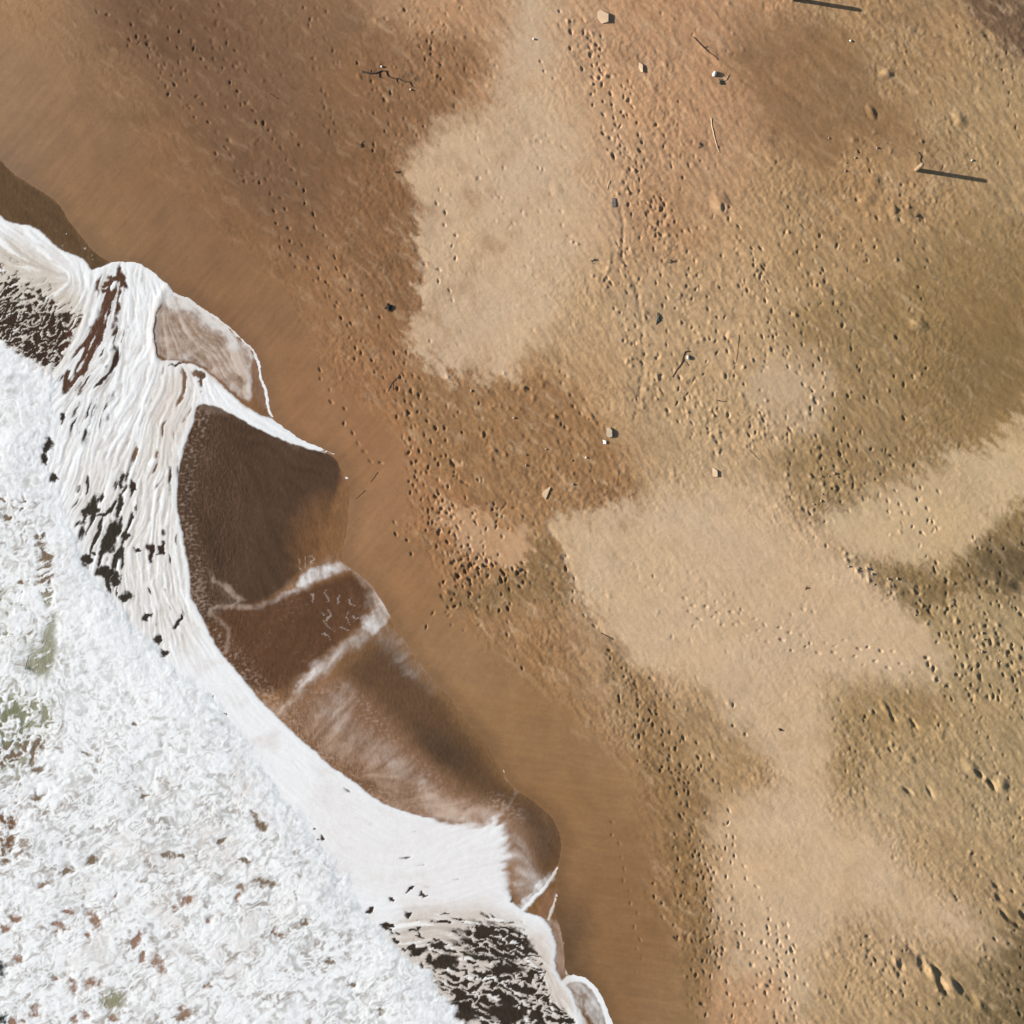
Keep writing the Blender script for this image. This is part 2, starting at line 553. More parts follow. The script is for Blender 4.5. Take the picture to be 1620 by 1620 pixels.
paint(fs.ell(1180, 1590, 45, 60, 60, .6, 1), (196, 146, 104), .7)

# smooth wave-washed band along the water
band = sample(BOR * 0 + np.minimum(-SEA, 400), fs.w[1][0], fs.w[1][1])
wash_w = 95 + 70 * sst(900, 300, Y) * sst(500, 100, X) + 45 * sst(950, 1250, Y)
washed = 1 - sst(.75, 1.25, band / wash_w)
washed *= 1 - dry * .9
lu, lv = rot(X, Y, -48, 95, 9)
streak = fbm(lu, lv + .6 * nA, 4, 6)
lu2, lv2 = rot(X, Y, 8, 70, 6)
streak = streak * sst(1250, 900, Y) + fbm(lu2, lv2 + .6 * nA, 4, 7) * sst(900, 1250, Y)
tint *= 1 - washed[:, None] * np.array((.08, .08, .08), F)
tint *= (1 + washed * (.14 * streak + .20 * fbm(X / 60, Y / 60, 5, 5, .68)))[:, None]
wet = np.clip(1 - land / 16, 0, 1) * .9 + .35 * washed
# the last few decimetres beside the water are soaked
soak = (1 - sst(0, 26, land + 6 * nA)) * .45
tint *= (1 - .45 * soak)[:, None]

# mottling and thin veils of blown sand
mott = fbm(X / 30, Y / 30, 5, 9, .65)
finem = fbm(X / 8, Y / 6, 3, 11, .7)
rough = np.clip(1 - washed * .93 - .62 * dry, 0.04, 1)
rough *= (.35 + .65 * sst(500, 900, X + .35 * Y))
rough *= 1 - .55 * fs.m(M1, 26, 2)
rough *= 1 - .5 * fs.m(M2, 26, 2) * sst(1420, 1560, X)
tint *= (1 + (.06 + .18 * rough) * finem + (.07 + .15 * rough) * mott + .12 * nR * (1 - washed) * (1 - .6 * dry))[:, None]
vu, vv = rot(X, Y, 40, 46, 12)
s1, s2 = rot(X, Y, 34, 150, 15)
drag = fbm(s1 + .5 * nA, s2 + .8 * nB, 4, 13, .6)
tint *= (1 + .20 * drag * (1 - washed) * sst(850, 1150, X + .3 * Y) * (1 - .6 * dry))[:, None]
veil = sst(.02, .50, fbm(vu + .8 * nA, vv + 1.1 * nB, 5, 12, .62)) * rough
tint = tint * (1 - .42 * veil[:, None]) + salb((206, 168, 128)) * (.42 * veil[:, None])
drk = sst(.15, .5, fbm(X / 70 + 4, Y / 55, 4, 15) - .15 * dry) * (1 - washed) * (1 - dry)
tint *= (1 - .15 * drk)[:, None]
hue = fbm(X / 110, Y / 110, 3, 18)
tint *= np.stack([1 + .03 * hue, 1 - .015 * hue, 1 - .08 * hue], -1)

# relief
Z = np.clip(land, -60, 2500) * F(0.00032)
Z += (1 - washed) * .035 * fbm(X / 210, Y / 210, 2, 21) * sst(0, 200, land)
au, av = rot(X, Y, 56, 23, 9)
r1 = fbm(au + .7 * nA, av + .7 * nB, 3, 24)
Z += rough * .026 * r1
bu, bv = rot(X, Y, 62, 9, 6)
clod = fbm(bu + .6 * nA, bv + .6 * nB, 3, 27, .6)
patchy = sst(-.25, .35, fbm(X / 120, Y / 120, 3, 30))
chop = .5 - np.abs(fbm(X / 15 + .8 * nA, Y / 15 + .8 * nB, 3, 28, .6)) * 2
Z += rough * ((.25 + .75 * patchy) * .017 * clod + patchy * .024 * chop)
Z += (.0034 * (1 - washed) * (.7 + rough) + .0010) * fbm(X / 4.6, Y / 4.6, 2, 33) * sst(-10, 10, land)
Z += washed * .004 * streak
# wind ridges on the lower right
ridge = fs.m([(1320, 1060), (1700, 950), (1700, 1700), (1250, 1700), (1300, 1450), (1480, 1450), (1350, 1270)], 60, 1)
wu, wv = rot(X, Y, 50, 70, 15)
Z += ridge * rough * .022 * (fbm(wu + .4 * nA, wv + .6 * nB, 3, 36))

Zg = Z.reshape(NS, NS)
IN0 = npad
n_in = NS - 2 * npad


def stamp(px, py, ang, a, b, depth, rim=.25, power=2.0):
    """press an oval (half lengths a, b photo px, long axis at ang degrees) into the sand; depth<0 raises it"""
    R = max(a, b) * 2.4 + 2
    i0 = int((px - R + 30) / SSTEP); i1 = int((px + R + 30) / SSTEP) + 2
    j0 = int((py - R + 30) / SSTEP); j1 = int((py + R + 30) / SSTEP) + 2
    i0 = max(i0, 0); j0 = max(j0, 0); i1 = min(i1, n_in); j1 = min(j1, n_in)
    if i0 >= i1 or j0 >= j1:
        return
    xs = -30 + SSTEP * np.arange(i0, i1) - px
    ys = -30 + SSTEP * np.arange(j0, j1) - py
    xx, yy = np.meshgrid(xs, ys)
    t = math.radians(ang)
    u = (xx * math.cos(t) + yy * math.sin(t)) / a
    v = (-xx * math.sin(t) + yy * math.cos(t)) / b
    r2 = u * u + v * v
    k = -np.exp(-r2 ** (power / 2)) + rim * np.exp(-((np.sqrt(r2) - 1.55) / .38) ** 2) * .55
    Zg[IN0 + j0:IN0 + j1, IN0 + i0:IN0 + i1] += (depth * k).astype(F)


rng = random.Random(5)


def trail(pts, step=19, side=3.6, depth=.062, jit=1.6, size=1.0):
    segs = []
    for (x0, y0), (x1, y1) in zip(pts[:-1], pts[1:]):
        L = math.hypot(x1 - x0, y1 - y0)
        segs.append((x0, y0, (x1 - x0) / L, (y1 - y0) / L, L))
    s = 0; k = 0
    tot = sum(q[4] for q in segs)
    while s < tot:
        r = s
        for q in segs:
            if r <= q[4]:
                break
            r -= q[4]
        sg = 1 if k % 2 else -1
        px = q[0] + q[2] * r - q[3] * side * sg + rng.gauss(0, jit)
        py = q[1] + q[3] * r + q[2] * side * sg + rng.gauss(0, jit)
        ang = math.degrees(math.atan2(q[3], q[2])) + sg * 7 + rng.gauss(0, 11)
        stamp(px, py, ang, 3.9 * size * rng.uniform(.75, 1.25), 2.0 * size * rng.uniform(.8, 1.15), depth * rng.uniform(.45, 1.2))
        s += step * rng.uniform(.85, 1.15); k += 1


def inpoly(p, poly):
    x, y = p; c = False
    for i in range(len(poly)):
        x0, y0 = poly[i]; x1, y1 = poly[i - 1]
        if (y0 > y) != (y1 > y) and x < (x1 - x0) * (y - y0) / (y1 - y0) + x0:
            c = not c
    return c


def scatter(poly, n, depth, ang=62, spread=16, a=(2.4, 4.6), b=(1.5, 2.5), bump=0.0, rim=.25):
    n = int(n * .72)
    tries = 0
    xs = [p[0] for p in poly]; ys = [p[1] for p in poly]
    k = 0
    while k < n:
        p = (rng.uniform(min(xs), max(xs)), rng.uniform(min(ys), max(ys)))
        if not inpoly(p, poly):
            continue
        if float(perlin(np.array([p[0] / 38]), np.array([p[1] / 46]), 130)[0]) < rng.uniform(-.25, .25):
            tries += 1
            if tries < 3000:
                continue
        k += 1
        if rng.random() < bump:
            s = rng.uniform(1.6, 3.2)
            stamp(p[0], p[1], rng.uniform(30, 80), s * rng.uniform(1, 1.7), s, -rng.uniform(.4, 1.0) * depth * 1.1, rim=0)
        else:
            if rng.random() < .16:
                q = math.radians(rng.gauss(ang, 9)); m_ = rng.randint(3, 8); dd = depth * rng.uniform(.5, 1.2)
                for i in range(m_):
                    sg = 1 if i % 2 else -1
                    x_ = p[0] + math.cos(q) * i * 18 - math.sin(q) * 3.2 * sg + rng.gauss(0, 1.2)
                    y_ = p[1] + math.sin(q) * i * 18 + math.cos(q) * 3.2 * sg + rng.gauss(0, 1.2)
                    if i and not inpoly((x_, y_), poly):
                        break
                    k += 1 if i else 0
                    stamp(x_, y_, math.degrees(q) + sg * 8 + rng.gauss(0, 8), rng.uniform(*a), rng.uniform(*b), dd * rng.uniform(.7, 1.2), rim=rim)
            else:
                stamp(p[0], p[1], rng.gauss(ang, spread), rng.uniform(*a), rng.uniform(*b), depth * (.15 + 1.7 * rng.random() ** 1.9), rim=rim)


TRAILS = [
    [(150, 0), (170, 28), (195, 33), (215, 48), (230, 70), (248, 110), (258, 128), (275, 135), (287, 147), (307, 155), (327, 163)],
    [(268, -5), (290, 40), (295, 60), (310, 78), (316, 96), (334, 107), (346, 121), (363, 128), (372, 142), (387, 157), (393, 175), (410, 190),
     (420, 207), (435, 220), (443, 237), (457, 250), (461, 271), (474, 287), (480, 304), (489, 322), (500, 358), (508, 375), (524, 394),
     (527, 411), (540, 432), (562, 462), (582, 482), (604, 515), (622, 545)],
    [(200, 60), (213, 80), (235, 65), (240, 78)], [(365, 250), (384, 283), (420, 286), (430, 306), (450, 320), (460, 336)],
    [(432, 335), (438, 351), (455, 364), (464, 381), (486, 400), (500, 425), (520, 458), (522, 478), (545, 505), (553, 530), (560, 560), (575, 590)],
    [(438, 378), (450, 394), (463, 412), (480, 425), (494, 437), (508, 443), (527, 470), (540, 492), (556, 515)],
    [(300, 170), (322, 190), (330, 200), (355, 215)],
    [(503, 585), (510, 597), (520, 616), (531, 636), (545, 660), (556, 690), (566, 700), (577, 716), (594, 730), (610, 740)],
    [(570, 540), (580, 560), (600, 590), (612, 610), (625, 640), (640, 680), (650, 710), (655, 740), (660, 760), (672, 800), (680, 840)],
    [(690, 790), (710, 810), (725, 830), (737, 850), (750, 870), (765, 890)], [(750, 870), (765, 850), (790, 810), (800, 800)],
    [(770, 800), (800, 806), (830, 815), (850, 840), (870, 870)], [(690, 830), (705, 860), (722, 872), (745, 890), (770, 915)],
    [(640, 700), (652, 735), (670, 770), (672, 800), (690, 850), (700, 880), (712, 905), (730, 930), (760, 950)],
    [(905, 60), (925, 75), (935, 90), (945, 110), (960, 150), (970, 165), (985, 195), (975, 215), (985, 235), (995, 255), (1002, 275), (1010, 295), (1020, 320), (1035, 350)],
    [(930, 60), (940, 80), (950, 100), (965, 130), (975, 145)], [(955, 110), (975, 130), (985, 150), (1000, 180), (1040, 195), (1050, 230), (1060, 260), (1075, 280), (1085, 310)],
    [(1280, 830), (1310, 870)], [(1500, 30), (1530, 60), (1565, 95), (1580, 120), (1590, 145), (1595, 165), (1602, 190), (1608, 215), (1610, 235)],
    [(1530, 20), (1560, 50), (1590, 85), (1595, 110), (1615, 145)],
    [(1080, 950), (1100, 960), (1120, 965), (1145, 970), (1165, 978), (1185, 983), (1208, 985), (1245, 998), (1270, 1003), (1285, 1018), (1305, 1022), (1325, 1015), (1345, 1018), (1370, 1025), (1390, 1028), (1410, 1032)],
    [(1090, 970), (1115, 977), (1140, 985), (1165, 995), (1190, 1000), (1220, 1012), (1260, 1025), (1300, 1030), (1330, 1040), (1365, 1045), (1400, 1050), (1440, 1060)],
    [(960, 1040), (970, 1055), (995, 1080), (1010, 1105), (1015, 1120), (1020, 1150), (1030, 1170), (1050, 1190), (1060, 1215), (1075, 1235), (1090, 1260)],
    [(980, 1110), (985, 1140), (990, 1160), (995, 1180), (1010, 1200), (1030, 1220)],
    [(1148, 1285), (1155, 1300), (1155, 1330), (1150, 1360), (1153, 1385), (1155, 1415), (1155, 1440), (1160, 1465), (1170, 1490), (1185, 1510), (1195, 1530), (1215, 1550), (1235, 1570), (1250, 1600)],
    [(1145, 1305), (1160, 1340), (1175, 1370), (1185, 1390), (1200, 1410), (1215, 1440), (1230, 1480), (1250, 1505), (1270, 1530)],
    [(1110, 1340), (1115, 1370), (1105, 1390), (1115, 1420), (1135, 1450), (1140, 1470), (1110, 1480), (1120, 1520)],
    [(1170, 1460), (1180, 1485), (1195, 1500), (1220, 1530), (1240, 1560), (1255, 1590), (1262, 1615)],
    [(965, 1300), (975, 1330), (985, 1360), (990, 1400), (1005, 1440), (1010, 1480), (1013, 1510), (1010, 1540)],
    [(1030, 1400), (1045, 1430), (1060, 1460), (1080, 1490)],
    [(800, 985), (808, 1010), (815, 1030), (822, 1060)], [(893, 880), (905, 920), (915, 950), (930, 980), (945, 1000)],
    [(620, 830), (640, 860), (660, 880)], [(700, 40), (680, 70), (690, 100), (705, 130)], [(640, 20), (650, 40), (665, 70), (690, 90)],
    [(850, 100), (865, 120), (880, 130)], [(690, 300), (700, 340), (720, 380), (715, 410)], [(660, 400), (695, 435), (705, 450), (720, 480)],
    [(1390, 750), (1420, 790), (1440, 820), (1455, 850)],
    [(880, 20), (915, 90), (960, 180), (1005, 290), (1040, 400), (1065, 490)], [(1000, 340), (1030, 440), (1060, 560), (1100, 700)],
    [(1150, 330), (1200, 420), (1260, 520), (1310, 620), (1350, 700), (1420, 830)], [(1190, 420), (1240, 530), (1290, 620), (1340, 720), (1375, 790)],
    [(960, 1025), (1030, 1130), (1085, 1250), (1115, 1370), (1130, 1480), (1150, 1560), (1165, 1625)], [(990, 1060), (1050, 1170), (1085, 1280), (1105, 1400), (1120, 1500), (1125, 1620)],
    [(640, 560), (665, 650), (695, 750), (720, 850), (745, 930)], [(662, 600), (700, 690), (745, 800), (780, 900), (800, 940)], [(620, 560), (640, 640), (660, 720), (690, 810), (715, 880)],
    [(1245, 330), (1300, 430), (1345, 540), (1385, 640)], [(1075, 640), (1130, 560), (1160, 480)],
]
for t in TRAILS:
    trail(t, depth=.026 if t[0] == (965, 1300) else .055, size=.9)

SCATTER = [
    ([(620, 590), (700, 590), (740, 680), (760, 760), (700, 780), (650, 740), (630, 680)], 70, .05, 72, 14, 0.0),
    ([(640, 740), (700, 720), (780, 760), (830, 800), (700, 850), (650, 800)], 60, .05, 72, 18, 0.0),
    ([(690, 800), (800, 790), (810, 840), (770, 930), (700, 880)], 60, .05, 66, 16, 0.05),
    ([(680, 880), (760, 890), (830, 890), (850, 940), (800, 975), (700, 960)], 130, .07, 60, 30, .1),
    ([(830, 870), (900, 880), (910, 960), (840, 950)], 35, .035, 70, 20, .2),
    ([(700, 590), (900, 590), (960, 690), (1020, 790), (880, 820), (780, 740)], 150, .035, 60, 20, .65),
    ([(880, 20), (960, 10), (1000, 120), (1020, 240), (960, 260), (930, 150)], 110, .05, 66, 14, .1),
    ([(960, 230), (1060, 250), (1110, 380), (1000, 380), (975, 320)], 95, .05, 66, 14, .15),
    ([(990, 0), (1180, 0), (1190, 160), (1130, 300), (1060, 240), (1020, 120)], 80, .035, 64, 20, .3),
    ([(900, 380), (1000, 380), (1040, 560), (1080, 690), (1000, 660), (980, 520), (930, 430)], 170, .045, 62, 22, .35),
    ([(1000, 360), (1140, 330), (1240, 480), (1200, 640), (1080, 560)], 190, .045, 66, 20, .25),
    ([(1040, 560), (1200, 600), (1240, 700), (1130, 720), (1060, 660)], 140, .045, 62, 24, .4),
    ([(1160, 380), (1300, 330), (1440, 470), (1480, 640), (1400, 760), (1250, 740), (1220, 560)], 250, .055, 68, 18, .25),
    ([(1210, 690), (1330, 700), (1380, 800), (1290, 850), (1230, 760)], 110, .045, 60, 20, .6),
    ([(1360, 740), (1460, 720), (1530, 820), (1460, 900), (1380, 840)], 60, .035, 64, 18, .1),
    ([(1300, 850), (1380, 880), (1480, 930), (1470, 990), (1380, 940)], 90, .05, 56, 18, .75),
    ([(1460, 860), (1620, 830), (1620, 960), (1500, 960)], 70, .055, 66, 18, .25),
    ([(1480, 960), (1620, 940), (1620, 1110), (1500, 1110), (1460, 1060)], 200, .07, 60, 22, .3),
    ([(1300, 1080), (1450, 1090), (1480, 1180), (1400, 1260), (1320, 1230)], 90, .04, 58, 18, .3),
    ([(1460, 1090), (1620, 1100), (1620, 1350), (1540, 1300), (1450, 1180)], 120, .04, 55, 16, .35),
    ([(960, 1030), (1040, 1060), (1100, 1180), (1130, 1270), (1060, 1260), (1000, 1180)], 90, .055, 68, 20, .05),
    ([(1060, 1210), (1140, 1260), (1140, 1620), (1090, 1620), (1060, 1400)], 110, .045, 66, 20, .1),
    ([(1140, 1380), (1180, 1380), (1270, 1500), (1290, 1620), (1180, 1620), (1140, 1500)], 110, .045, 64, 16, .1),
    ([(1100, 1060), (1200, 1140), (1220, 1240), (1140, 1260), (1070, 1120)], 40, .035, 60, 25, .3),
    ([(540, 0), (800, 0), (790, 130), (660, 220), (560, 120)], 110, .032, 64, 20, .6),
    ([(560, 120), (700, 150), (660, 240), (580, 260)], 50, .03, 64, 20, .3),
    ([(700, 200), (950, 220), (960, 380), (860, 420), (700, 320)], 120, .018, 60, 20, .3),
    ([(660, 330), (900, 400), (840, 560), (670, 540)], 35, .022, 62, 20, .1),
    ([(900, 850), (1100, 880), (1300, 960), (1200, 1050), (960, 980)], 60, .022, 62, 26, .4),
    ([(240, 0), (540, 0), (560, 200), (420, 260), (330, 140)], 110, .028, 64, 22, .2),
    ([(190, 10), (260, 20), (330, 170), (420, 300), (360, 280), (260, 150)], 55, .035, 64, 22, .05),
    ([(1300, 200), (1460, 200), (1460, 330), (1340, 330)], 70, .035, 55, 22, .6),
    ([(1330, 300), (1480, 320), (1460, 480), (1360, 460)], 70, .045, 55, 24, .5),
    ([(1400, 40), (1620, 60), (1620, 400), (1480, 380)], 60, .03, 60, 24, .5),
    ([(1280, 1480), (1440, 1470), (1560, 1600), (1540, 1640), (1290, 1640)], 110, .045, 50, 18, .45),
    ([(1480, 1330), (1620, 1370), (1620, 1640), (1560, 1560)], 110, .05, 48, 18, .35),
    ([(1350, 1240), (1560, 1300), (1480, 1420), (1380, 1330)], 40, .025, 52, 16, .4),
    ([(640, 960), (760, 960), (760, 1000), (660, 1000)], 12, .03, 60, 40, 0),
]
for poly, n, d, a, sp, bp in SCATTER:
    scatter(poly, n, d, a, sp, bump=bp)

# single mounds, hollows, scarps of the sand (long axis angle, half lengths, height: - is up)
for px, py, ang, a, b, d in [
    (1473, 1538, 60, 11, 6, -.13), (1503, 1556, 45, 14, 7, -.14), (1457, 1522, 80, 11, 5, .09), (1490, 1560, 60, 12, 5, .12), (1500, 1572, 30, 7, 3.5, .09),
    (1535, 1575, 55, 14, 5, .09), (1550, 1590, 50, 12, 6, -.08), (1440, 1500, 50, 16, 4, .05), (1520, 1565, 50, 18, 4, .06), (1480, 1530, 45, 20, 3, .05), (1424, 1527, 55, 8, 4, .11), (1418, 1520, 60, 8, 5, -.08),
    (1548, 1223, 42, 8, 3, .16), (1567, 1240, 55, 9, 3, .16), (1582, 1240, 55, 11, 8, -.12), (1534, 1214, 50, 14, 7, -.09),
    (1435, 1250, 40, 9, 3.2, .10), (1470, 1252, 60, 9, 3, .06), (1590, 1448, 50, 12, 3.5, .10), (1606, 1460, 40, 12, 3.5, .09), (1618, 1446, 50, 8, 4, .12),
    (1580, 1420, 45, 9, 4, .09), (1575, 1400, 45, 9, 3.5, .09), (1400, 120, -20, 9, 6, -.09), (1376, 180, 60, 10, 5, -.08), (1515, 190, 60, 12, 8, -.07),
    (1138, 322, 70, 15, 10, -.07), (1144, 330, 80, 6, 3, .07), (1450, 515, 20, 12, 8, -.09), (1380, 288, 60, 10, 9, -.06), (1370, 315, 65, 9, 12, -.05),
    (1560, 60, 50, 9, 5, .07), (880, 300, 60, 10, 7, -.03), (1410, 335, 60, 10, 6, -.05), (1438, 1200, 40, 8, 5, -.06), (1445, 1145, 60, 10, 3, .09),
    (1412, 1135, 60, 8, 3, .08), (1398, 1118, 60, 10, 4, -.06), (1610, 928, 30, 12, 7, .10), (1570, 1010, 60, 8, 5, -.06), (1566, 1015, 80, 6, 3, .1),
    (635, 120, 12, 22, 7, -.07), (1128, 90, 45, 26, 6, -.03), (935, 660, 55, 14, 3.5, -.045), (1300, 455, 50, 16, 8, -.03)]:
    stamp(px, py, ang, a, b, d, rim=.3)

# low scarp where the eroded sand sheet ends beside the dry patch
for pts, h in [([(868, 832), (890, 873), (903, 900), (913, 930), (933, 973), (955, 1005), (970, 1015)], .03),
               ([(640, 280), (653, 313), (660, 383), (673, 420), (670, 490)], .02),
               ([(985, 330), (985, 410), (1000, 440), (1015, 500), (1020, 560), (1012, 600), (1008, 640)], .045),
               ([(1018, 800), (1000, 800)], .0), ([(620, 585), (690, 580), (730, 595)], .02)]:
    d = sample(seg_dist(pts, False), X + 10 * nA, Y + 10 * nB)
    Zg += (-h * np.exp(-(d / 3.2) ** 2)).reshape(NS, NS).astype(F) * (.6 + .8 * nB.reshape(NS, NS))

xw, yw = (X - 810) / PPM, (810 - Y) / PPM
Z = Zg.ravel()
# under the sea the bed drops away
Z = np.where(sea_s > 6, np.minimum(Z, -.0045 * np.minimum(sea_s - 6, 60) - .003), Z)
V = np.stack([xw, yw, Z], -1)
cell = (sea_s.reshape(NS, NS) < 45)
cm = cell[:-1, :-1] | cell[1:, 1:]
MAT_SAND = sand_material()
tint = np.clip(tint, .01, .85)
sand = grid_mesh("beach_sand", V, NS, NS, cm, MAT_SAND, {"tint": tint, "wet": np.clip(wet, 0, 1)})
tagit(sand, "tan and brown beach sand with footprints and pale dry patches", "sand", kind="structure")


def ground_z(px, py):
    i = IN0 + int(round((px + 30) / SSTEP)); j = IN0 + int(round((py + 30) / SSTEP))
    i = min(max(i, 0), NS - 1); j = min(max(j, 0), NS - 1)
    return float(Zg[j, i])


# ------------------------------------------------------------------ the sea
STEP = 1.5


def half_axis(a, b, step, far_lo, far_hi):
    inner = np.arange(a, b + step * .5, step)

    def ext(far):
        out = []; s = step; p = 0
        while p < far:
            s *= 1.33; p += s; out.append(p)
        return np.array(out)
    lo = (a - ext(far_lo))[::-1] if far_lo else np.array([])
    hi = inner[-1] + ext(far_hi) if far_hi else np.array([])
    return np.concatenate([lo, inner, hi]).astype(F)


wx = half_axis(-30, 1010, STEP, 14000, 600)
wy = half_axis(220, 1650, STEP, 900, 14000)
nx, ny = len(wx), len(wy)
QX, QY = np.meshgrid(wx, wy)
sea_all = sample(SEA, QX, QY)
keep = sea_all > -9
ids = np.nonzero(keep.ravel())[0]
X = QX.ravel()[ids]; Y = QY.ravel()[ids]
f = Field(X, Y)
nA = fbm(X / 60, Y / 60, 4, 41); nB = fbm(X / 60 + 9, Y / 60 + 7, 4, 42)
nC = fbm(X / 17, Y / 17, 4, 43, .6); nD = fbm(X / 17 + 5, Y / 17 + 3, 4, 44, .6)
f.warp(0, X, Y)
f.warp(1, X + 3.2 * nC, Y + 3.2 * nD)                       # crisp foam rims
f.warp(2, X + 12 * nA + 10 * nC, Y + 12 * nB + 10 * nD)         # ragged
f.warp(3, X + 16 * nA + 6 * nC, Y + 16 * nB + 6 * nD)       # soft drifting edges
FLOW = [(190, 420, 100), (150, 450, 95), (230, 450, 92), (245, 520, 92), (170, 520, 110), (130, 580, 118), (200, 600, 105), (110, 640, 115), (150, 700, 118),
        (220, 680, 108), (270, 620, 125), (290, 700, 105), (250, 800, 98), (200, 850, 110), (150, 800, 115), (280, 900, 85), (290, 980, 70), (230, 950, 80),
        (320, 1040, 55), (400, 1130, 45), (500, 1230, 40), (600, 1300, 25), (700, 1330, -15), (780, 1300, -35), (750, 1380, -15), (650, 1400, -8), (560, 1350, 40),
        (640, 1470, -5), (750, 1500, 5), (830, 1500, 30), (870, 1540, 60), (900, 1600, 60), (700, 1600, 10), (330, 600, 40), (400, 660, 30), (500, 710, 30),
        (300, 520, 35), (380, 580, 65), (40, 400, 35), (100, 430, 25), (40, 480, -35), (100, 500, -45), (60, 550, -40), (60, 900, 80), (40, 1000, 100), (100, 1000, 85),
        (200, 1100, 50), (300, 1200, 48), (150, 1300, -35), (300, 1400, -40), (100, 1500, -25), (450, 1400, -45), (600, 1600, -40), (30, 700, 60), (400, 800, 75),
        (340, 780, 82), (450, 1050, -50), (600, 1100, -50), (700, 1200, -45), (850, 1330, 60), (550, 950, 60), (480, 900, 70), (530, 1180, -50), (0, 300, 40)]
_vx = np.zeros(_LX.shape, F); _vy = np.zeros(_LX.shape, F)
for x_, y_, a_ in FLOW:
    w_ = np.exp(-((_LX - x_) ** 2 + (_LY - y_) ** 2) / (2 * 45.0 ** 2)) + 1e-4 / (1 + ((_LX - x_) ** 2 + (_LY - y_) ** 2) / 2e4)
    _vx += w_ * math.cos(2 * math.radians(a_)); _vy += w_ * math.sin(2 * math.radians(a_))
_th = .5 * np.arctan2(_vy, _vx)
_c2, _s2 = np.cos(2 * _th), np.sin(2 * _th)


def lic(lam, length, n, seed, wig=.5, octv=2):
    """noise smeared along the local flow of the water: curved streaks"""
    acc = np.zeros_like(X)
    h = length / n
    for sg in (1, -1):
        px, py = X + 2.5 * nC, Y + 2.5 * nD
        ux = uy = None
        for k in range(n):
            t2 = .5 * np.arctan2(sample(_s2, px, py), sample(_c2, px, py)) + wig * nA
            dx, dy = np.cos(t2), np.sin(t2)
            if ux is not None:
                fl = np.where(dx * ux + dy * uy < 0, -1, 1).astype(F)
                dx, dy = dx * fl, dy * fl
            elif sg < 0:
                dx, dy = -dx, -dy
            ux, uy = dx, dy
            if k or sg > 0:
                acc += fbm(px / lam, py / lam, octv, seed) * F(1 - k / n)
            px, py = px + h * dx, py + h * dy
    return (acc - acc.mean()) / acc.std()


L1 = lic(4.2, 27, 13, 100, .7, 1)
L2 = lic(8.0, 46, 12, 101, .8, 1)
L3 = lic(11.0, 20, 5, 102, .7, 2)
L4 = lic(16.0, 45, 6, 103, .9, 2)
sea_d = sample(SEA, *f.w[1])
bor_d = sample(BOR, X + 16 * nA + 14 * nC, Y + 16 * nB + 14 * nD)
swa_d = sample(SWA, *f.w[1])

wet_sand = np.stack([sample(bt[..., c], X, Y) for c in range(3)], -1) * (np.array((.92, .92, .92), F) * F(.82))
wcol = wet_sand.copy()


def wpaint(mask, col, amt=1.0):
    global wcol
    a = (mask * amt)[:, None]
    wcol = wcol * (1 - a) + alb(col) * a


fu, fv = rot(X, Y, -46, 42, 12)
fil = np.clip(.74 + .045 * L2 + .07 * L4 + .02 * L1 + .30 * nC + .40 * nA, 0, 1.4)
P1 = [(-300, -20), (-60, 195), (0, 250), (20, 271), (43, 288), (67, 301), (95, 321), (110, 351), (130, 374), (145, 394), (175, 411), (160, 440), (-60, 400), (-400, 300)]
P2 = [(300, 640), (340, 630), (385, 648), (430, 676), (480, 698), (532, 720), (542, 748), (530, 785), (520, 820), (508, 860), (478, 905), (430, 945),
      (385, 965), (345, 985), (320, 990), (280, 940), (260, 800), (270, 700)]
P3 = [(340, 965), (400, 955), (460, 938), (530, 914), (562, 908), (592, 942), (578, 985), (540, 1012), (505, 1045), (470, 1075), (440, 1100), (390, 1090), (350, 1050), (320, 1010)]
P4 = [(590, 1005), (635, 1018), (685, 1075), (722, 1112), (757, 1160), (783, 1196), (823, 1254), (878, 1292), (892, 1335), (880, 1385), (835, 1385),
      (815, 1340), (790, 1292), (745, 1268), (695, 1230), (650, 1185), (600, 1150), (555, 1110), (540, 1060)]
P5 = [(430, 1090), (520, 1060), (600, 1110), (680, 1200), (760, 1280), (760, 1310), (600, 1290), (480, 1200)]
wpaint(f.m(P1, 7, 1), (100, 76, 52))
wpaint(f.m(P2, 6, 1), (84, 63, 47))
wpaint(f.ell(508, 850, 38, 62, 25, .8, 3), (128, 90, 58), .75)
wpaint(f.m(P3, 9, 1), (98, 68, 47))
wpaint(f.m(P4, 34, 3) * np.clip(.25 + .85 * fil, 0, 1), (94, 70, 50))
wpaint(f.ell(705, 1190, 42, 22, 40, .9, 3), (74, 58, 44), .7)
wpaint(f.m(P5, 20, 3), (138, 103, 78), .8)
wpaint(f.m([(395, 560), (412, 570), (416, 600), (428, 625), (430, 655), (405, 640), (395, 615)], 5, 1), (135, 97, 68), .8)
wpaint(f.ell(850, 1320, 45, 45, 0, .5, 3), (98, 74, 55), .8)
wpaint(f.m([(862, 1405), (884, 1400), (874, 1440), (868, 1455), (845, 1445)], 5, 1), (140, 102, 74), .8)
wpaint(f.m([(868, 1455), (890, 1465), (896, 1500), (897, 1540), (880, 1550), (880, 1500)], 6, 1), (150, 112, 84), .8)
mist = f.m([(690, 1270), (770, 1262), (830, 1300), (850, 1380), (830, 1425), (780, 1400), (770, 1320), (700, 1310)], 22, 0)
DARK = sst(-2, 6, swa_d) * (1 - mist)
wpaint(mist, (168, 132, 106), .6)
wpaint(DARK, (62, 47, 36))
wpaint(DARK * f.m([(60, 640), (140, 700), (215, 740), (225, 900), (275, 960), (280, 1060), (160, 960), (60, 760)], 25, 0), (58, 51, 41))
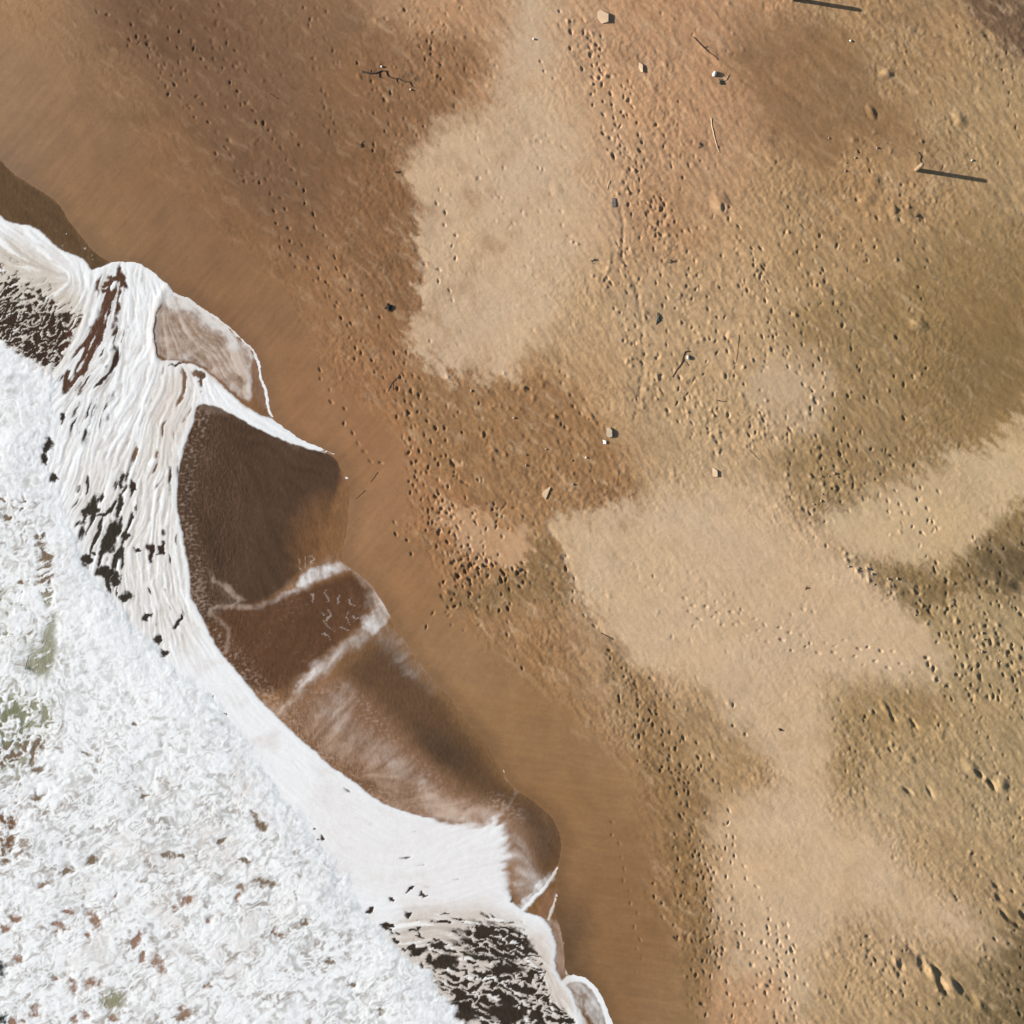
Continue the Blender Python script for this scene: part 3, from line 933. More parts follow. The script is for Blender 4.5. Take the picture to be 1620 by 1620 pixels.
wpaint(DARK * f.m([(560, 1430), (860, 1430), (960, 1600), (940, 1700), (600, 1700)], 25, 0), (58, 49, 39))
wpaint(DARK * f.m([(135, 420), (200, 420), (200, 480), (140, 620), (85, 620)], 12, 0), (92, 64, 48))
wpaint(DARK * f.m([(195, 700), (290, 560), (330, 570), (300, 700), (230, 760)], 12, 0), (120, 92, 72))
WHITE = sst(-2, 10, bor_d)
wpaint(WHITE, (128, 108, 88))
GCH = [(74, 962), (88, 960), (93, 996), (88, 1030), (90, 1047), (71, 1074), (40, 1070), (30, 1058), (48, 1026), (66, 1007), (72, 981)]
wpaint(WHITE * f.m([(-400, 940), (60, 930), (110, 960), (110, 1080), (100, 1170), (-400, 1200)], 20, 0), (152, 149, 124))
wpaint(WHITE * f.ell(42, 1062, 12, 8, 0, .5, 1), (95, 102, 85))
wpaint(WHITE * f.m([(-400, 1040), (40, 1085), (30, 1200), (-400, 1220)], 20, 0), (128, 128, 100))
wpaint(WHITE * f.m([(-400, 1330), (0, 1420), (340, 1360), (480, 1470), (300, 1640), (-400, 1700)], 25, 0), (150, 118, 98))
wpaint(WHITE * f.ell(0, 1535, 14, 22, 0, .4, 1), (50, 50, 44))
wpaint(WHITE * f.ell(178, 1582, 30, 22, 0, .4, 1), (150, 145, 118))
wpaint(WHITE * f.ell(0, 1610, 14, 18, 0, .4, 1), (40, 42, 38))
wpaint(WHITE * f.m([(-400, 1270), (30, 1270), (36, 1310), (20, 1350), (-400, 1370)], 10, 0), (120, 90, 64))

# ---- foam amount T: 0 none, .5 edge of the floating foam, 1 thick
T = np.zeros_like(X)


def film(mask, amt):
    global T
    T = np.maximum(T, mask * amt)


def lace(ang, lx, ly, seed, warp=.35):
    u, v = rot(X, Y, ang, lx, ly)
    return fbm(u + warp * 2.2 * nA + warp * nC, v + warp * 2.2 * nB + warp * nD, 4, seed, .6)


# thin films and lines over the swash pools (under .5: only tints the water)
LOBE2 = [(250, 570), (244, 530), (248, 490), (262, 473), (285, 465), (319, 486), (344, 502), (366, 519), (388, 540), (404, 558), (398, 580), (395, 605), (400, 635), (385, 635), (355, 608), (330, 586), (300, 570)]
film(f.m(LOBE2, 4, 1) * (.80 + .05 * L1 + .06 * L2 + .45 * nC + .3 * nA), .60)
film(f.line([(262, 470), (300, 482), (340, 510), (370, 540), (385, 580), (390, 615)], 12, 3, 18) * fil, .95)
film(f.line([(277, 464), (319, 486), (344, 502), (366, 519), (388, 540), (406, 558), (414, 578)], 4, 1, 4), .9)
film(f.line([(403, 560), (411, 579), (413, 598), (422, 621), (425, 647), (431, 658)], 2.4, 1, 2.4), .9)
film(f.line([(395, 540), (410, 590), (425, 640)], 14, 3, 20), .18)
film(f.line([(497, 703), (515, 712), (530, 719)], 2.2, 1, 2), .9)
film(f.line([(549, 757), (556, 766), (559, 786), (557, 830)], 1.1, 1, 1.5) * sst(-.2, .3, nC + .25), .6)
film(f.ell(528, 717, 4, 2.5, 30, .4, 0), 1.0)
film(f.ell(549, 756, 3, 2, 30, .4, 0), .9)
film(f.line([(330, 915), (365, 935), (372, 952), (345, 960), (335, 985), (358, 1005)], 13, 3, 20) * fil, .26)
film(f.line([(339, 919), (359, 927), (378, 939), (384, 946), (372, 954), (349, 958), (337, 966), (332, 981), (349, 992), (359, 1001), (359, 1030)], 5, 3, 9) * fil, .50)
film(f.line([(372, 957), (400, 962), (430, 950), (460, 937), (490, 921), (520, 905), (546, 895)], 7, 3, 12) * fil, .44)
film(f.line([(430, 945), (480, 915), (530, 890)], 22, 3, 34) * fil, .22)
film(f.line([(480, 922), (500, 912), (530, 897), (552, 898), (572, 909)], 11, 3, 16) * fil, .62)
film(f.line([(560, 898), (580, 914), (598, 935), (606, 957)], 20, 3, 22) * fil, .46)
film(f.line([(610, 955), (604, 972), (588, 986)], 13, 3, 14) * fil, .62)
film(f.line([(586, 988), (571, 1006), (534, 1031), (505, 1060), (478, 1080), (463, 1102), (446, 1121)], 14, 3, 24) * fil, .42)
film(f.line([(500, 1062), (478, 1080), (463, 1102), (448, 1120)], 6, 2, 8) * fil, .60)
film(f.line([(595, 1000), (640, 1020), (680, 1075)], 34, 3, 50) * fil, .26)
HAZE = [(470, 1120), (540, 1070), (575, 1100), (560, 1140), (610, 1165), (650, 1195), (690, 1235), (740, 1272), (785, 1286), (770, 1310), (640, 1295), (560, 1230), (470, 1160)]
film(f.m(HAZE, 34, 3) * fil, .46)
film(f.m([(660, 1225), (720, 1265), (790, 1280), (790, 1305), (700, 1300), (650, 1270)], 14, 3) * fil, .60)
film(f.line([(545, 1090), (520, 1110), (500, 1140)], 14, 3, 20) * fil, .40)
film(f.line([(778, 1177), (786, 1196), (798, 1222)], 1.8, 1, 2), .72)
film(f.line([(798, 1222), (818, 1252)], 5, 3, 6) * fil, .36)
film(f.line([(815, 1250), (805, 1275), (795, 1290)], 5, 2, 7) * fil, .40)
film(f.m([(800, 1300), (830, 1330), (845, 1370), (870, 1390), (850, 1420), (820, 1440), (805, 1400)], 14, 3) * fil, .44)
film(f.line([(893, 1356), (882, 1376), (868, 1396), (848, 1418), (826, 1440)], 3.2, 1, 4), .74)
film(f.line([(870, 1392), (840, 1420), (822, 1442)], 9, 3, 12) * fil, .62)
film(f.line([(885, 1400), (880, 1418), (873, 1440), (868, 1454)], 2.6, 1, 3.5), .66)
film(f.line([(886, 1460), (895, 1490), (898, 1520), (897, 1540)], 2.5, 1, 4), .55)
film(f.line([(870, 1460), (888, 1490), (886, 1540)], 12, 3, 16) * fil, .36)
film(f.line([(888, 1568), (894, 1550), (915, 1546), (936, 1556), (950, 1576), (960, 1602), (972, 1640)], 6, 1, 8), .88)
film(f.line([(905, 1560), (928, 1565), (940, 1590), (950, 1640)], 14, 3, 18) * fil, .56)
film(f.line([(900, 1575), (915, 1585), (915, 1610), (925, 1640)], 9, 3, 12) * fil, .72)
film(sst(.30, .6, lace(60, 20, 4, 55)) * f.m([(480, 915), (560, 905), (590, 950), (560, 1000), (500, 1000), (470, 940)], 12, 0) * sst(-.1, .4, nA + .1), .34)
# bright squiggles of froth
for q in [[(503, 967), (514, 972)], [(516, 963), (520, 970), (518, 978), (512, 984), (520, 990), (528, 998)], [(553, 965), (551, 975), (556, 982)], [(563, 975), (575, 980), (580, 985)],
          [(490, 938), (496, 950)], [(512, 938), (515, 952)], [(533, 945), (534, 955)], [(555, 950), (560, 958)], [(508, 1004), (520, 1012)], [(540, 990), (556, 995)],
          [(480, 880), (488, 900)], [(470, 885), (476, 903)], [(492, 878), (496, 892)]]:
    film(f.line(q, 1.1, 2, 1.8), .40)
edge = (1 - sst(8, 60, -swa_d)) * np.where(Y < 930, sst(350, 325, X), 1.0) * sst(620, 660, Y) * sst(1320, 1290, Y)
spk = fbm(X / 6.5, Y / 4.5, 2, 57)
film(edge * sst(-.45, .55, spk + .5 * nA), .40)
film(f.m(P5, 25, 3) * sst(-.4, .6, spk), .32)
film(f.m(P2, 10, 1) * sst(-.3, .7, spk + .5 * nA) * sst(520, 300, X), .24)
film(f.line([(330, 640), (385, 655), (430, 682), (470, 700)], 14, 3, 22) * fil, .30)
film(f.m(P3, 10, 1) * sst(-.3, .7, spk + .5 * nA), .20)
# flecks by the upper-left wet edge
film(sst(.34, .5, lace(40, 9, 7, 58)) * f.m([(90, 330), (175, 405), (150, 425), (90, 395)], 14, 0), .6)

# main swash sheet
S_in = sst(-1.5 - 10 * mist, 3.5 + 26 * mist, swa_d + 10 * mist * (nC + .25 * L2))
stk = .22 * L2 + .16 * L1 + .08 * L4     # streaks running down the tongue
stk2 = .3 * L4 + .15 * L2
low = sst(950, 1080, Y)

hol = .26 * L3 + .08 * L4
hol2 = .26 * L3 + .12 * L4
hol3 = .26 * L3 + .05 * L4
net = np.abs(lace(60, 24, 20, 72, .6))
uN, vN = rot(X, Y, 10, 27, 13)
net6 = np.abs(fbm(uN + 1.0 * nA + .35 * nC, vN + 1.0 * nB + .35 * nD, 3, 120, .5)) + .035 * np.clip(L3, -1, 1.5)
uN, vN = rot(X, Y, -35, 19, 10)
net1 = np.abs(fbm(uN + 1.0 * nA + .4 * nC, vN + 1.0 * nB + .4 * nD, 3, 121, .5)) + .03 * np.clip(L3, -1, 1.5)
H = np.zeros_like(X)                                # how far the sheet is broken up


def holes(mask, thr, nz, gain=3.2):
    global H
    H = np.maximum(H, mask * np.clip((nz - thr) * gain, 0, 1.15))


g1 = sst(35, 120, Y - 340 - .6 * np.clip(X, -60, 200)) * f.m([(-400, 360), (0, 375), (45, 375), (95, 415), (135, 450), (140, 500), (110, 560), (80, 605), (-60, 560), (-400, 480)], 16, 3)
H = np.maximum(H, g1 * 1.1 * sst(.40 - .32 * g1, .50 - .32 * g1, net1))
H = np.maximum(H, f.m([(-60, 470), (60, 480), (120, 515), (95, 590), (60, 580), (-60, 540)], 16, 3) * 1.1 * sst(.03, .12, net1))
holes(f.m([(155, 440), (185, 425), (198, 438), (188, 470), (184, 505), (166, 532), (152, 562), (132, 592), (112, 622), (92, 612), (108, 580), (130, 548), (150, 520), (164, 490), (160, 465)], 9, 2, 4), -.18 + .5 * nA, .7 * hol + .7 * stk, 4)
holes(f.m([(105, 640), (150, 555), (190, 500), (205, 540), (160, 690), (105, 710)], 18, 3), .02, .5 * hol + .6 * stk, 3)
holes(f.m([(200, 730), (235, 650), (255, 580), (300, 590), (318, 620), (300, 690), (280, 760), (240, 800)], 18, 3), .26, hol, 2.6)
holes(f.m([(115, 770), (150, 745), (180, 780), (205, 735), (208, 850), (195, 920), (205, 950), (170, 945), (145, 905), (122, 840)], 12, 2), .12, hol, 4.5)
holes(f.m([(205, 700), (275, 720), (285, 880), (290, 960), (280, 1060), (215, 980), (200, 850)], 20, 3), .46, hol, 4)
holes(f.m([(330, 1060), (560, 1240), (700, 1310), (800, 1330), (800, 1420), (640, 1430), (540, 1370), (330, 1110)], 20, 3), .55, hol2, 2)
g6 = f.m([(590, 1475), (650, 1432), (720, 1448), (790, 1446), (822, 1446), (834, 1462), (832, 1485), (855, 1506), (872, 1532), (878, 1570), (905, 1600), (935, 1680), (760, 1680), (690, 1550), (640, 1500)], 12, 2)
w6 = sst(1430, 1580, Y + .25 * (X - 700)) * .93
H = np.maximum(H, g6 * 1.1 * sst(.36 - .31 * w6, .46 - .31 * w6, net6))
H = np.maximum(H, f.ell(790, 1490, 60, 26, 5, .5, 3) * 1.1 * sst(.02, .10, net6))

film(S_in, 1.0)
H *= 1 - f.line([(822, 1436), (846, 1462), (860, 1498), (870, 1528), (884, 1562), (905, 1592)], 13, 3, 12)
H *= 1 - f.line([(150, 427), (141, 434), (139, 470), (140, 495), (130, 518), (118, 545), (100, 578), (84, 600)], 6, 1, 5)
for e in [(148, 800, 6.5, 17, 8), (175, 850, 12, 27, 20), (137, 815, 4, 17, 22), (163, 808, 12, 4, -35), (184, 916, 6.5, 12, -10), (175, 931, 6, 6, 0), (201, 942, 10, 7, -20),
          (235, 975, 6, 5, -30), (237, 876, 5, 14, 5), (254, 866, 4.5, 9, 10), (216, 870, 5, 4, 0), (252, 1015, 6, 10, 10), (262, 1036, 7, 7, 0), (281, 985, 3.5, 12, 25), (194, 760, 4, 13, 5),
          (208, 775, 3, 9, 0), (190, 800, 6, 18, 25), (165, 905, 12, 10, 0), (205, 850, 7, 4, -40), (150, 870, 5, 4, 20), (75, 704, 9, 15, 5), (72, 727, 6, 11, -25), (88, 757, 5, 9, 0), (137, 885, 6, 14, 15),
          (317, 593, 13, 6, 15), (281, 577, 14, 2, -5), (322, 606, 4, 7, 10), (100, 660, 4, 7, 0), (502, 1315, 3.2, 2.2, 20), (514, 1327, 4.2, 4.6, 20), (506, 1330, 2.5, 2, 0), (337, 1101, 2, 2, 0),
          (362, 1130, 2, 3, -40), (618, 1424, 6, 3, -30), (650, 1408, 6, 2.5, -25), (672, 1418, 7, 2, 10), (663, 1505, 11, 5, 10), (695, 1500, 14, 6, 5), (610, 1467, 7, 4, 25), (625, 1483, 4, 3, 20), (588, 1440, 3, 4, -30),
          (640, 1500, 3, 3, 0), (666, 1530, 4, 6, -20), (811, 1424, 3, 4, 0), (700, 1525, 22, 10, -20), (800, 1535, 26, 9, 5), (730, 1600, 28, 14, 20), (800, 1600, 30, 16, 10), (170, 460, 9, 5, -30), (178, 445, 14, 4, -35)]:
    H = np.maximum(H, f.ell(*e, .45, 2) * 1.1)
T = T - H * S_in * .95 * (1 - WHITE)
T = T - S_in * (1 - WHITE) * .34 * (1 - sst(-1.2, .8, .6 * L2 + .5 * L1 + nC)) * sst(3, 14, swa_d) * (1 - .75 * low * (1 - g6))

# white water behind the bore
wA = fbm(X / 34, Y / 34, 3, 78); wB = fbm(X / 34 + 3, Y / 34 + 8, 3, 79)
foamtex = fbm(X / 24 + 1.3 * wA, Y / 24 + 1.3 * wB, 5, 80, .6)
fa, fb = rot(X, Y, -42, 30, 12)
filam = 1 - 2.2 * np.abs(fbm(fa + 1.3 * wA, fb + 1.3 * wB, 5, 81, .68))
filam = .6 * filam + .55 * fbm(X / 11 + wA, Y / 8 + wB, 4, 82, .7) + .2
cellx = np.abs(fbm(X / 15 + .9 * nA + .4 * nC, Y / 15 + .9 * nB + .4 * nD, 2, 83))
Hw = np.zeros_like(X)
for poly, thr, soft, gain in [
    ([(48, 845), (70, 830), (85, 880), (88, 960), (70, 965), (62, 920)], -.05, 8, 3),
    ([(-200, 770), (20, 770), (60, 790), (50, 840), (-200, 850)], -.02, 10, 2.6),
    ([(-400, 1075), (80, 1080), (85, 1170), (40, 1230), (-400, 1240)], -.26, 16, 3),
    ([(-400, 1270), (36, 1275), (34, 1320), (10, 1380), (-400, 1400)], -.12, 10, 3),
    ([(-400, 1600), (60, 1600), (60, 1640), (-400, 1700)], -.05, 12, 3),
    ([(-400, 870), (45, 870), (60, 960), (40, 1040), (-400, 1040)], .22, 16, 2.4)]:
    Hw = np.maximum(Hw, f.m(poly, soft, 2) * np.clip((foamtex * .6 + (cellx * 1.9 - .45) - thr) * gain, 0, 1.1))
def ridged(lx, ly, ang, seed, w=1.2, o=3):
    u, v = rot(X, Y, ang, lx, ly)
    return 1 - 2.5 * np.abs(fbm(u + w * wA, v + w * wB, o, seed, .55))


R30 = ridged(46, 30, -42, 84, 1.6); R14 = ridged(22, 13, -42, 85, 1.5); R7 = ridged(11, 6.5, -35, 89, 1.3, 2)
comb = .44 * R30 + .32 * R14 + .13 * R7 + .05 * L1 + .05 * L2 + .2 * nC
patch = sst(-.35, .45, fbm(X / 110, Y / 110, 3, 87) + .35 * f.m([(-400, 1200), (150, 1180), (420, 1230), (600, 1500), (640, 1700), (-400, 1700)], 80, 0) - .35 * (1 - sst(10, 70, bor_d)))
calmw = sst(-.35, .35, fbm(X / 85 + 5, Y / 85, 3, 131) - .55 * (1 - sst(15, 110, bor_d)) + .15)
cellv = (1 - sst(.02, .74, comb)) * (.12 + .88 * calmw)
R90 = ridged(170, 62, 50, 132, 1.0, 3)
ribs = lace(-28, 30, 6, 86, .3)
Hw = np.maximum(Hw, f.m([(52, 845), (72, 835), (86, 880), (88, 955), (68, 962), (60, 920)], 7, 2) * np.clip((ribs + .22) * 3, 0, 1))
Hw = np.maximum(Hw, f.m(GCH, 15, 3) * (1 - .6 * sst(.1, .5, ribs + .4 * nC)))
for e in [(q_[0], q_[1], q_[2] * (.75 + .9 * ((q_[0] * 7 + q_[1] * 3) % 10) / 10), q_[3] * (.75 + .9 * ((q_[0] * 7 + q_[1] * 3) % 10) / 10), q_[4]) for q_ in [(150, 1455, 8, 17, -35), (93, 1467, 13, 7, -10), (108, 1443, 10, 4, -20), (138, 1481, 5, 8, -10), (113, 1558, 7, 15, -15), (146, 1558, 16, 10, 0), (178, 1582, 22, 20, -30), (182, 1610, 12, 6, 10),
          (252, 1518, 7, 6, 0), (262, 1530, 7, 10, 10), (215, 1490, 9, 12, 15), (227, 1512, 6, 5, -30), (30, 1517, 9, 9, -20), (5, 1533, 9, 17, 0), (120, 1610, 11, 10, -20), (137, 1605, 6, 8, 0), (57, 1600, 8, 8, 0),
          (88, 1548, 9, 8, -20), (6, 1610, 8, 16, 20), (20, 1620, 6, 10, 30), (152, 1355, 15, 4, -25), (105, 1380, 12, 5, -35), (270, 1352, 12, 6, 0), (290, 1350, 12, 7, 0), (300, 1425, 8, 7, 0), (278, 1434, 7, 4, 40),
          (415, 1307, 9, 11, -30), (405, 1290, 4, 9, -20), (375, 1410, 6, 16, 10), (420, 1395, 18, 8, 0), (385, 1365, 14, 4, 0), (135, 1195, 14, 6, 30), (60, 1260, 18, 9, -10), (210, 1150, 8, 5, 20), (25, 1120, 14, 9, 0),
          (440, 1480, 12, 8, 0), (480, 1455, 9, 5, 0), (290, 1605, 16, 9, -30), (25, 1450, 7, 5, 20), (8, 1463, 8, 6, 0), (15, 1330, 12, 8, -35), (22, 1300, 10, 14, 20), (10, 1360, 12, 6, 10), (60, 1215, 12, 6, -10), (30, 1180, 10, 7, 20), (330, 1460, 10, 6, 0), (355, 1330, 9, 5, -30), (230, 1260, 10, 5, -30), (180, 1420, 8, 5, -20), (330, 1560, 12, 7, -20), (560, 1560, 14, 7, -20), (600, 1600, 10, 6, 0), (520, 1520, 9, 6, 20), (65, 1400, 10, 5, -20), (5, 1130, 14, 9, 0), (55, 1145, 10, 8, 20)]]:
    Hw = np.maximum(Hw, f.ell(*e, .7, 2) * (1.08 + .6 * nC - .3 * sst(.35, .8, comb)))
T = np.maximum(T, WHITE * 1.15) - WHITE * Hw * 1.0
T = np.clip(T, 0, 1.2)
T *= sst(-3, 2, sea_d)

# ---- colours of foam
foamc = np.ones((len(X), 3), F) * alb((240, 239, 239))
thin = alb((222, 213, 205)); blue = alb((235, 234, 234)); pink = alb((236, 231, 230))


def fmix(mask, c):
    global foamc
    foamc = foamc * (1 - mask[:, None]) + c * mask[:, None]


beige = f.m([(-400, 380), (0, 385), (40, 385), (110, 440), (140, 480), (110, 560), (80, 600), (-400, 500)], 25, 3) * .8
fmix(beige, alb((200, 184, 164)))
fmix(f.m(LOBE2, 12, 3) * .85, alb((192, 168, 148)))
fmix(f.m(LOBE2, 8, 3) * sst(.0, 1.4, L1 + .5 * L2 + nC) * .3, alb((228, 216, 206)))
fmix(f.line([(262, 470), (300, 482), (340, 510), (372, 540)], 12, 3, 16), alb((224, 216, 210)))
fmix(f.m([(220, 760), (245, 600), (262, 580), (300, 585), (316, 615), (305, 660), (290, 700), (270, 760)], 22, 3) * .8, alb((216, 203, 191)))
fmix(f.m([(100, 720), (200, 700), (285, 720), (300, 940), (320, 1020), (260, 1040), (140, 890)], 30, 3) * .75, alb((227, 221, 215)))
fmix(f.m([(520, 1230), (600, 1280), (800, 1310), (810, 1440), (640, 1440), (560, 1400), (480, 1290)], 30, 3) * .8, pink)
fmix(f.m([(580, 1440), (840, 1430), (940, 1640), (700, 1640)], 25, 3) * .9, alb((208, 193, 180)))
fmix(f.line(SHORE[40:70], 18, 3, 20) * .5, alb((206, 180, 158)))
stw = sst(-.05, .35, stk) * f.m([(140, 425), (250, 430), (250, 560), (245, 640), (200, 760), (100, 760), (90, 660), (150, 560)], 20, 3)
tone = .62 * L2 + .34 * L1 + .35 * L4
tong = f.m([(136, 420), (250, 425), (252, 560), (250, 650), (290, 700), (300, 960), (330, 1040), (240, 1030), (100, 780), (85, 640), (150, 560)], 24, 3)
sw = S_in * (1 - WHITE)
tong = np.maximum(tong, .8 * f.m([(-400, 330), (0, 350), (140, 420), (140, 500), (80, 610), (-400, 540)], 20, 3))
tong = np.maximum(tong, .7 * g6)
calm = .16 + .84 * tong
brk = sst(-.45, .25, nA + .25 * L4)
fmix(sw * (1 - sst(-1.5, .9, tone + .8 * nC)) * .72 * calm * (.35 + .65 * brk), alb((200, 189, 178)))
fmix(sw * sst(.3, 1.7, tone + .8 * nC) * .9 * calm * (.4 + .6 * brk), alb((252, 252, 252)))
fmix(sw * (1 - tong) * sst(.0, .55, fbm(X / 70, Y / 50, 5, 110, .62)) * .5, alb((216, 204, 198)))
fmix(WHITE, blue)
fmix(WHITE * (1 - sst(.05, .8, R90)) * .40, alb((206, 203, 199)))
fmix(WHITE * cellv * .85, alb((184, 181, 177)))
zone = f.m([(-400, 1180), (120, 1150), (330, 1170), (480, 1260), (620, 1480), (700, 1700), (-400, 1700)], 90, 0) * .8 + f.m([(-400, 730), (60, 770), (110, 900), (100, 1180), (50, 1420), (-400, 1420)], 40, 3) * .9
spots = sst(-.12, .34, fbm(X / 44 + .6 * wA, Y / 34 + .6 * wB, 4, 91, .6)) * np.clip(zone, 0, 1)
fmix(WHITE * spots * (1 - sst(.12, .95, .55 * R14 + .45 * R7 + .15 * R30)) * 1.0, alb((142, 124, 110)))
spots2 = sst(.0, .5, fbm(X / 30 + 3, Y / 24, 3, 92, .6))
fmix(WHITE * spots2 * (1 - sst(.05, .85, .5 * R14 + .5 * R30)) * .6, alb((180, 174, 164)))
fmix(WHITE * f.m([(-400, 1060), (85, 1075), (80, 1180), (40, 1240), (-400, 1250)], 18, 3) * (1 - sst(.1, .8, .5 * R30 + .5 * R14)) * .8, alb((150, 148, 124)))
fmix(WHITE * f.m([(-400, 1270), (45, 1275), (45, 1330), (15, 1400), (-400, 1400)], 12, 3) * (1 - sst(.1, .8, .5 * R30 + .5 * R14)) * .8, alb((138, 108, 84)))
fmix(WHITE * (1 - sst(4, 26, bor_d)) * sst(760, 900, Y) * .55, alb((214, 219, 222)))  # bluish shade along the bore front, painted into the foam colour
fmix(WHITE * sst(.0, .6, foamtex) * .35, alb((212, 212, 212)))
fmix(WHITE * sst(.35, .75, comb) * .7, alb((250, 250, 250)))
fmix(WHITE * f.m([(280, 1180), (470, 1230), (470, 1500), (300, 1600), (60, 1500)], 60, 3) * sst(-.1, .5, nA + foamtex) * .35, alb((214, 200, 190)))
fmix(WHITE * f.m([(-400, 760), (80, 780), (110, 1000), (80, 1240), (-400, 1260)], 30, 3) * sst(0, .5, foamtex) * .5, alb((200, 196, 180)))
fmix((1 - S_in) * (1 - WHITE) * np.clip(edge + f.m(P5, 25, 3) * .7 + f.m(P2, 10, 1) + f.m(P3, 10, 1) * .6, 0, 1) * .8, alb((192, 158, 130)))
rim = (1 - sst(2, 11, swa_d)) * S_in * (1 - mist) * sst(620, 700, Y)
fmix(rim * .8, alb((236, 236, 237)))

thickness = sst(.10, .80, T)
mixa = thickness[:, None]
wcol = wcol * (1 + (.05 * L4 + .02 * L2 + .16 * nA + .10 * nC) * (1 - WHITE))[:, None].clip(.6, 1.5)
sh_w = 4 + 30 * sst(985, 1020, Y) * sst(1270, 1230, Y) + 26 * sst(770, 790, Y) * sst(890, 870, Y)
sh = sst(0, 1, sea_d / sh_w + .25 * nC)[:, None]
wcol = wet_sand * (1 - sh) + wcol * sh
colr = wcol * (1 - mixa) + foamc * mixa
ripple = .25 + .45 * f.m([(280, 640), (330, 630), (400, 700), (370, 900), (400, 1050), (560, 1180), (640, 1290), (480, 1200), (330, 1000), (280, 800)], 30, 3) + .25 * DARK
ripple = np.clip(ripple * (1 - sst(.15, .5, T)), .04, .8)

# ---- heights
behind = sst(-4, 60, bor_d)
zw = np.where(sea_d > 0, .016 * sst(0, 30, sea_d), sea_d * .004) - .004
zw = zw + .035 * behind + .03 * behind * fbm(X / 120, Y / 120, 2, 88)
zw += .002 * sst(4, 20, swa_d) * stk * (1 - WHITE) * (1 - .8 * low)
zf = zw + (T - .5) * .013
zf += WHITE * (.004 * foamtex + .008 * R90 + .0020 * R30 + .0009 * R14 + .0003 * R7)
zf += .022 * np.exp(-((sample(seg_dist([(262, 455), (250, 475), (242, 520), (246, 570)], False), X, Y)) / 6) ** 2)
zf += S_in * (1 - WHITE) * (.0035 * stk * (1 - .8 * low * (1 - g6)) + .003 * hol * (1 - low) + .003 * nC)

full = np.zeros((ny * nx,), F)


def spread(v, fill=0.0):
    if v.ndim == 2:
        o = np.full((nx * ny, 3), fill, F); o[ids] = v
    else:
        o = np.full(nx * ny, fill, F); o[ids] = v
    return o


keepg = keep
kc = keepg[:-1, :-1] & keepg[1:, 1:] & keepg[1:, :-1] & keepg[:-1, 1:]
Tg = spread(T).reshape(ny, nx)
tmax = np.maximum(np.maximum(Tg[:-1, :-1], Tg[1:, 1:]), np.maximum(Tg[1:, :-1], Tg[:-1, 1:]))
tmin = np.minimum(np.minimum(Tg[:-1, :-1], Tg[1:, 1:]), np.minimum(Tg[1:, :-1], Tg[:-1, 1:]))
xw = (QX.ravel() - 810) / PPM; yw = (810 - QY.ravel()) / PPM
cols = spread(colr)
rip = spread(ripple)
Vw = np.stack([xw, yw, spread(zw)], -1)
Vf = np.stack([xw, yw, spread(zf)], -1)
MAT_WATER = water_material(); MAT_FOAM = foam_material()
sea = grid_mesh("sea_water", Vw, nx, ny, kc & (tmin < .62), MAT_WATER, {"tint": cols, "ripple": rip})
tagit(sea, "shallow murky brown and green sea water over the sand", "water", kind="structure")
bord = spread(bor_d).reshape(ny, nx)[:-1, :-1]
fo = kc & (tmax > .44)
foam1 = grid_mesh("breaker_foam", Vf, nx, ny, fo & (bord > 0), MAT_FOAM, {"tint": cols})
tagit(foam1, "thick churning white foam of the broken wave", "foam", kind="stuff")
foam2 = grid_mesh("swash_foam", Vf, nx, ny, fo & (bord <= 0), MAT_FOAM, {"tint": cols})
tagit(foam2, "thin streaky white foam sliding up the beach", "foam", kind="stuff")
print("TRIS", 2 * (cm.sum() + (kc & (tmin < .62)).sum() + fo.sum()))

# ------------------------------------------------------------------ things on the beach
orng = random.Random(21)
M_WOOD = simple_mat("weathered_wood", (.23, .16, .10), .9, 14, .35, .02, .8)
M_CUT = simple_mat("pale_cut_wood", (.30, .22, .15), .9, 30, .25)
M_DARKWOOD = simple_mat("dark_driftwood", (.075, .048, .035), .85, 18, .4)
M_REDWOOD = simple_mat("reddish_twig_bark", (.14, .065, .04), .85, 18, .3)
M_PALEWOOD = simple_mat("bleached_wood", (.62, .49, .36), .9, 18, .2)
M_STONE = simple_mat("pale_sandy_stone", (.43, .315, .215), .9, 9, .14)
M_PEBBLE = simple_mat("dull_tan_pebble", (.30, .215, .145), .9, 9, .2)
M_GREYSTONE = simple_mat("grey_stone", (.26, .21, .16), .85, 9, .25)
M_DARKLUMP = simple_mat("dark_grey_lump", (.12, .10, .09), .85, 9, .35)
M_WHITE = simple_mat("bright_white_plastic", (.62, .60, .57), .45, 6, .05)
M_WEED = simple_mat("black_seaweed", (.022, .022, .02), .5, 20, .4)
M_GREEN = simple_mat("dull_green_plant", (.07, .085, .04), .7, 20, .4)
M_GREYGREEN = simple_mat("grey_green_weed", (.10, .105, .085), .7, 20, .4)
M_YELLOW = simple_mat("yellow_leaf", (.42, .32, .08), .6, 10, .2)


def mesh_obj(name, bm, mat, parent=None, smooth=True):
    bmesh.ops.recalc_face_normals(bm, faces=bm.faces)
    me = bpy.data.meshes.new(name)
    bm.to_mesh(me); bm.free()
    if smooth:
        me.polygons.foreach_set("use_smooth", np.ones(len(me.polygons), bool))
    me.materials.append(mat)
    o = bpy.data.objects.new(name, me)
    COL.objects.link(o)
    if parent:
        o.parent = parent
    return o


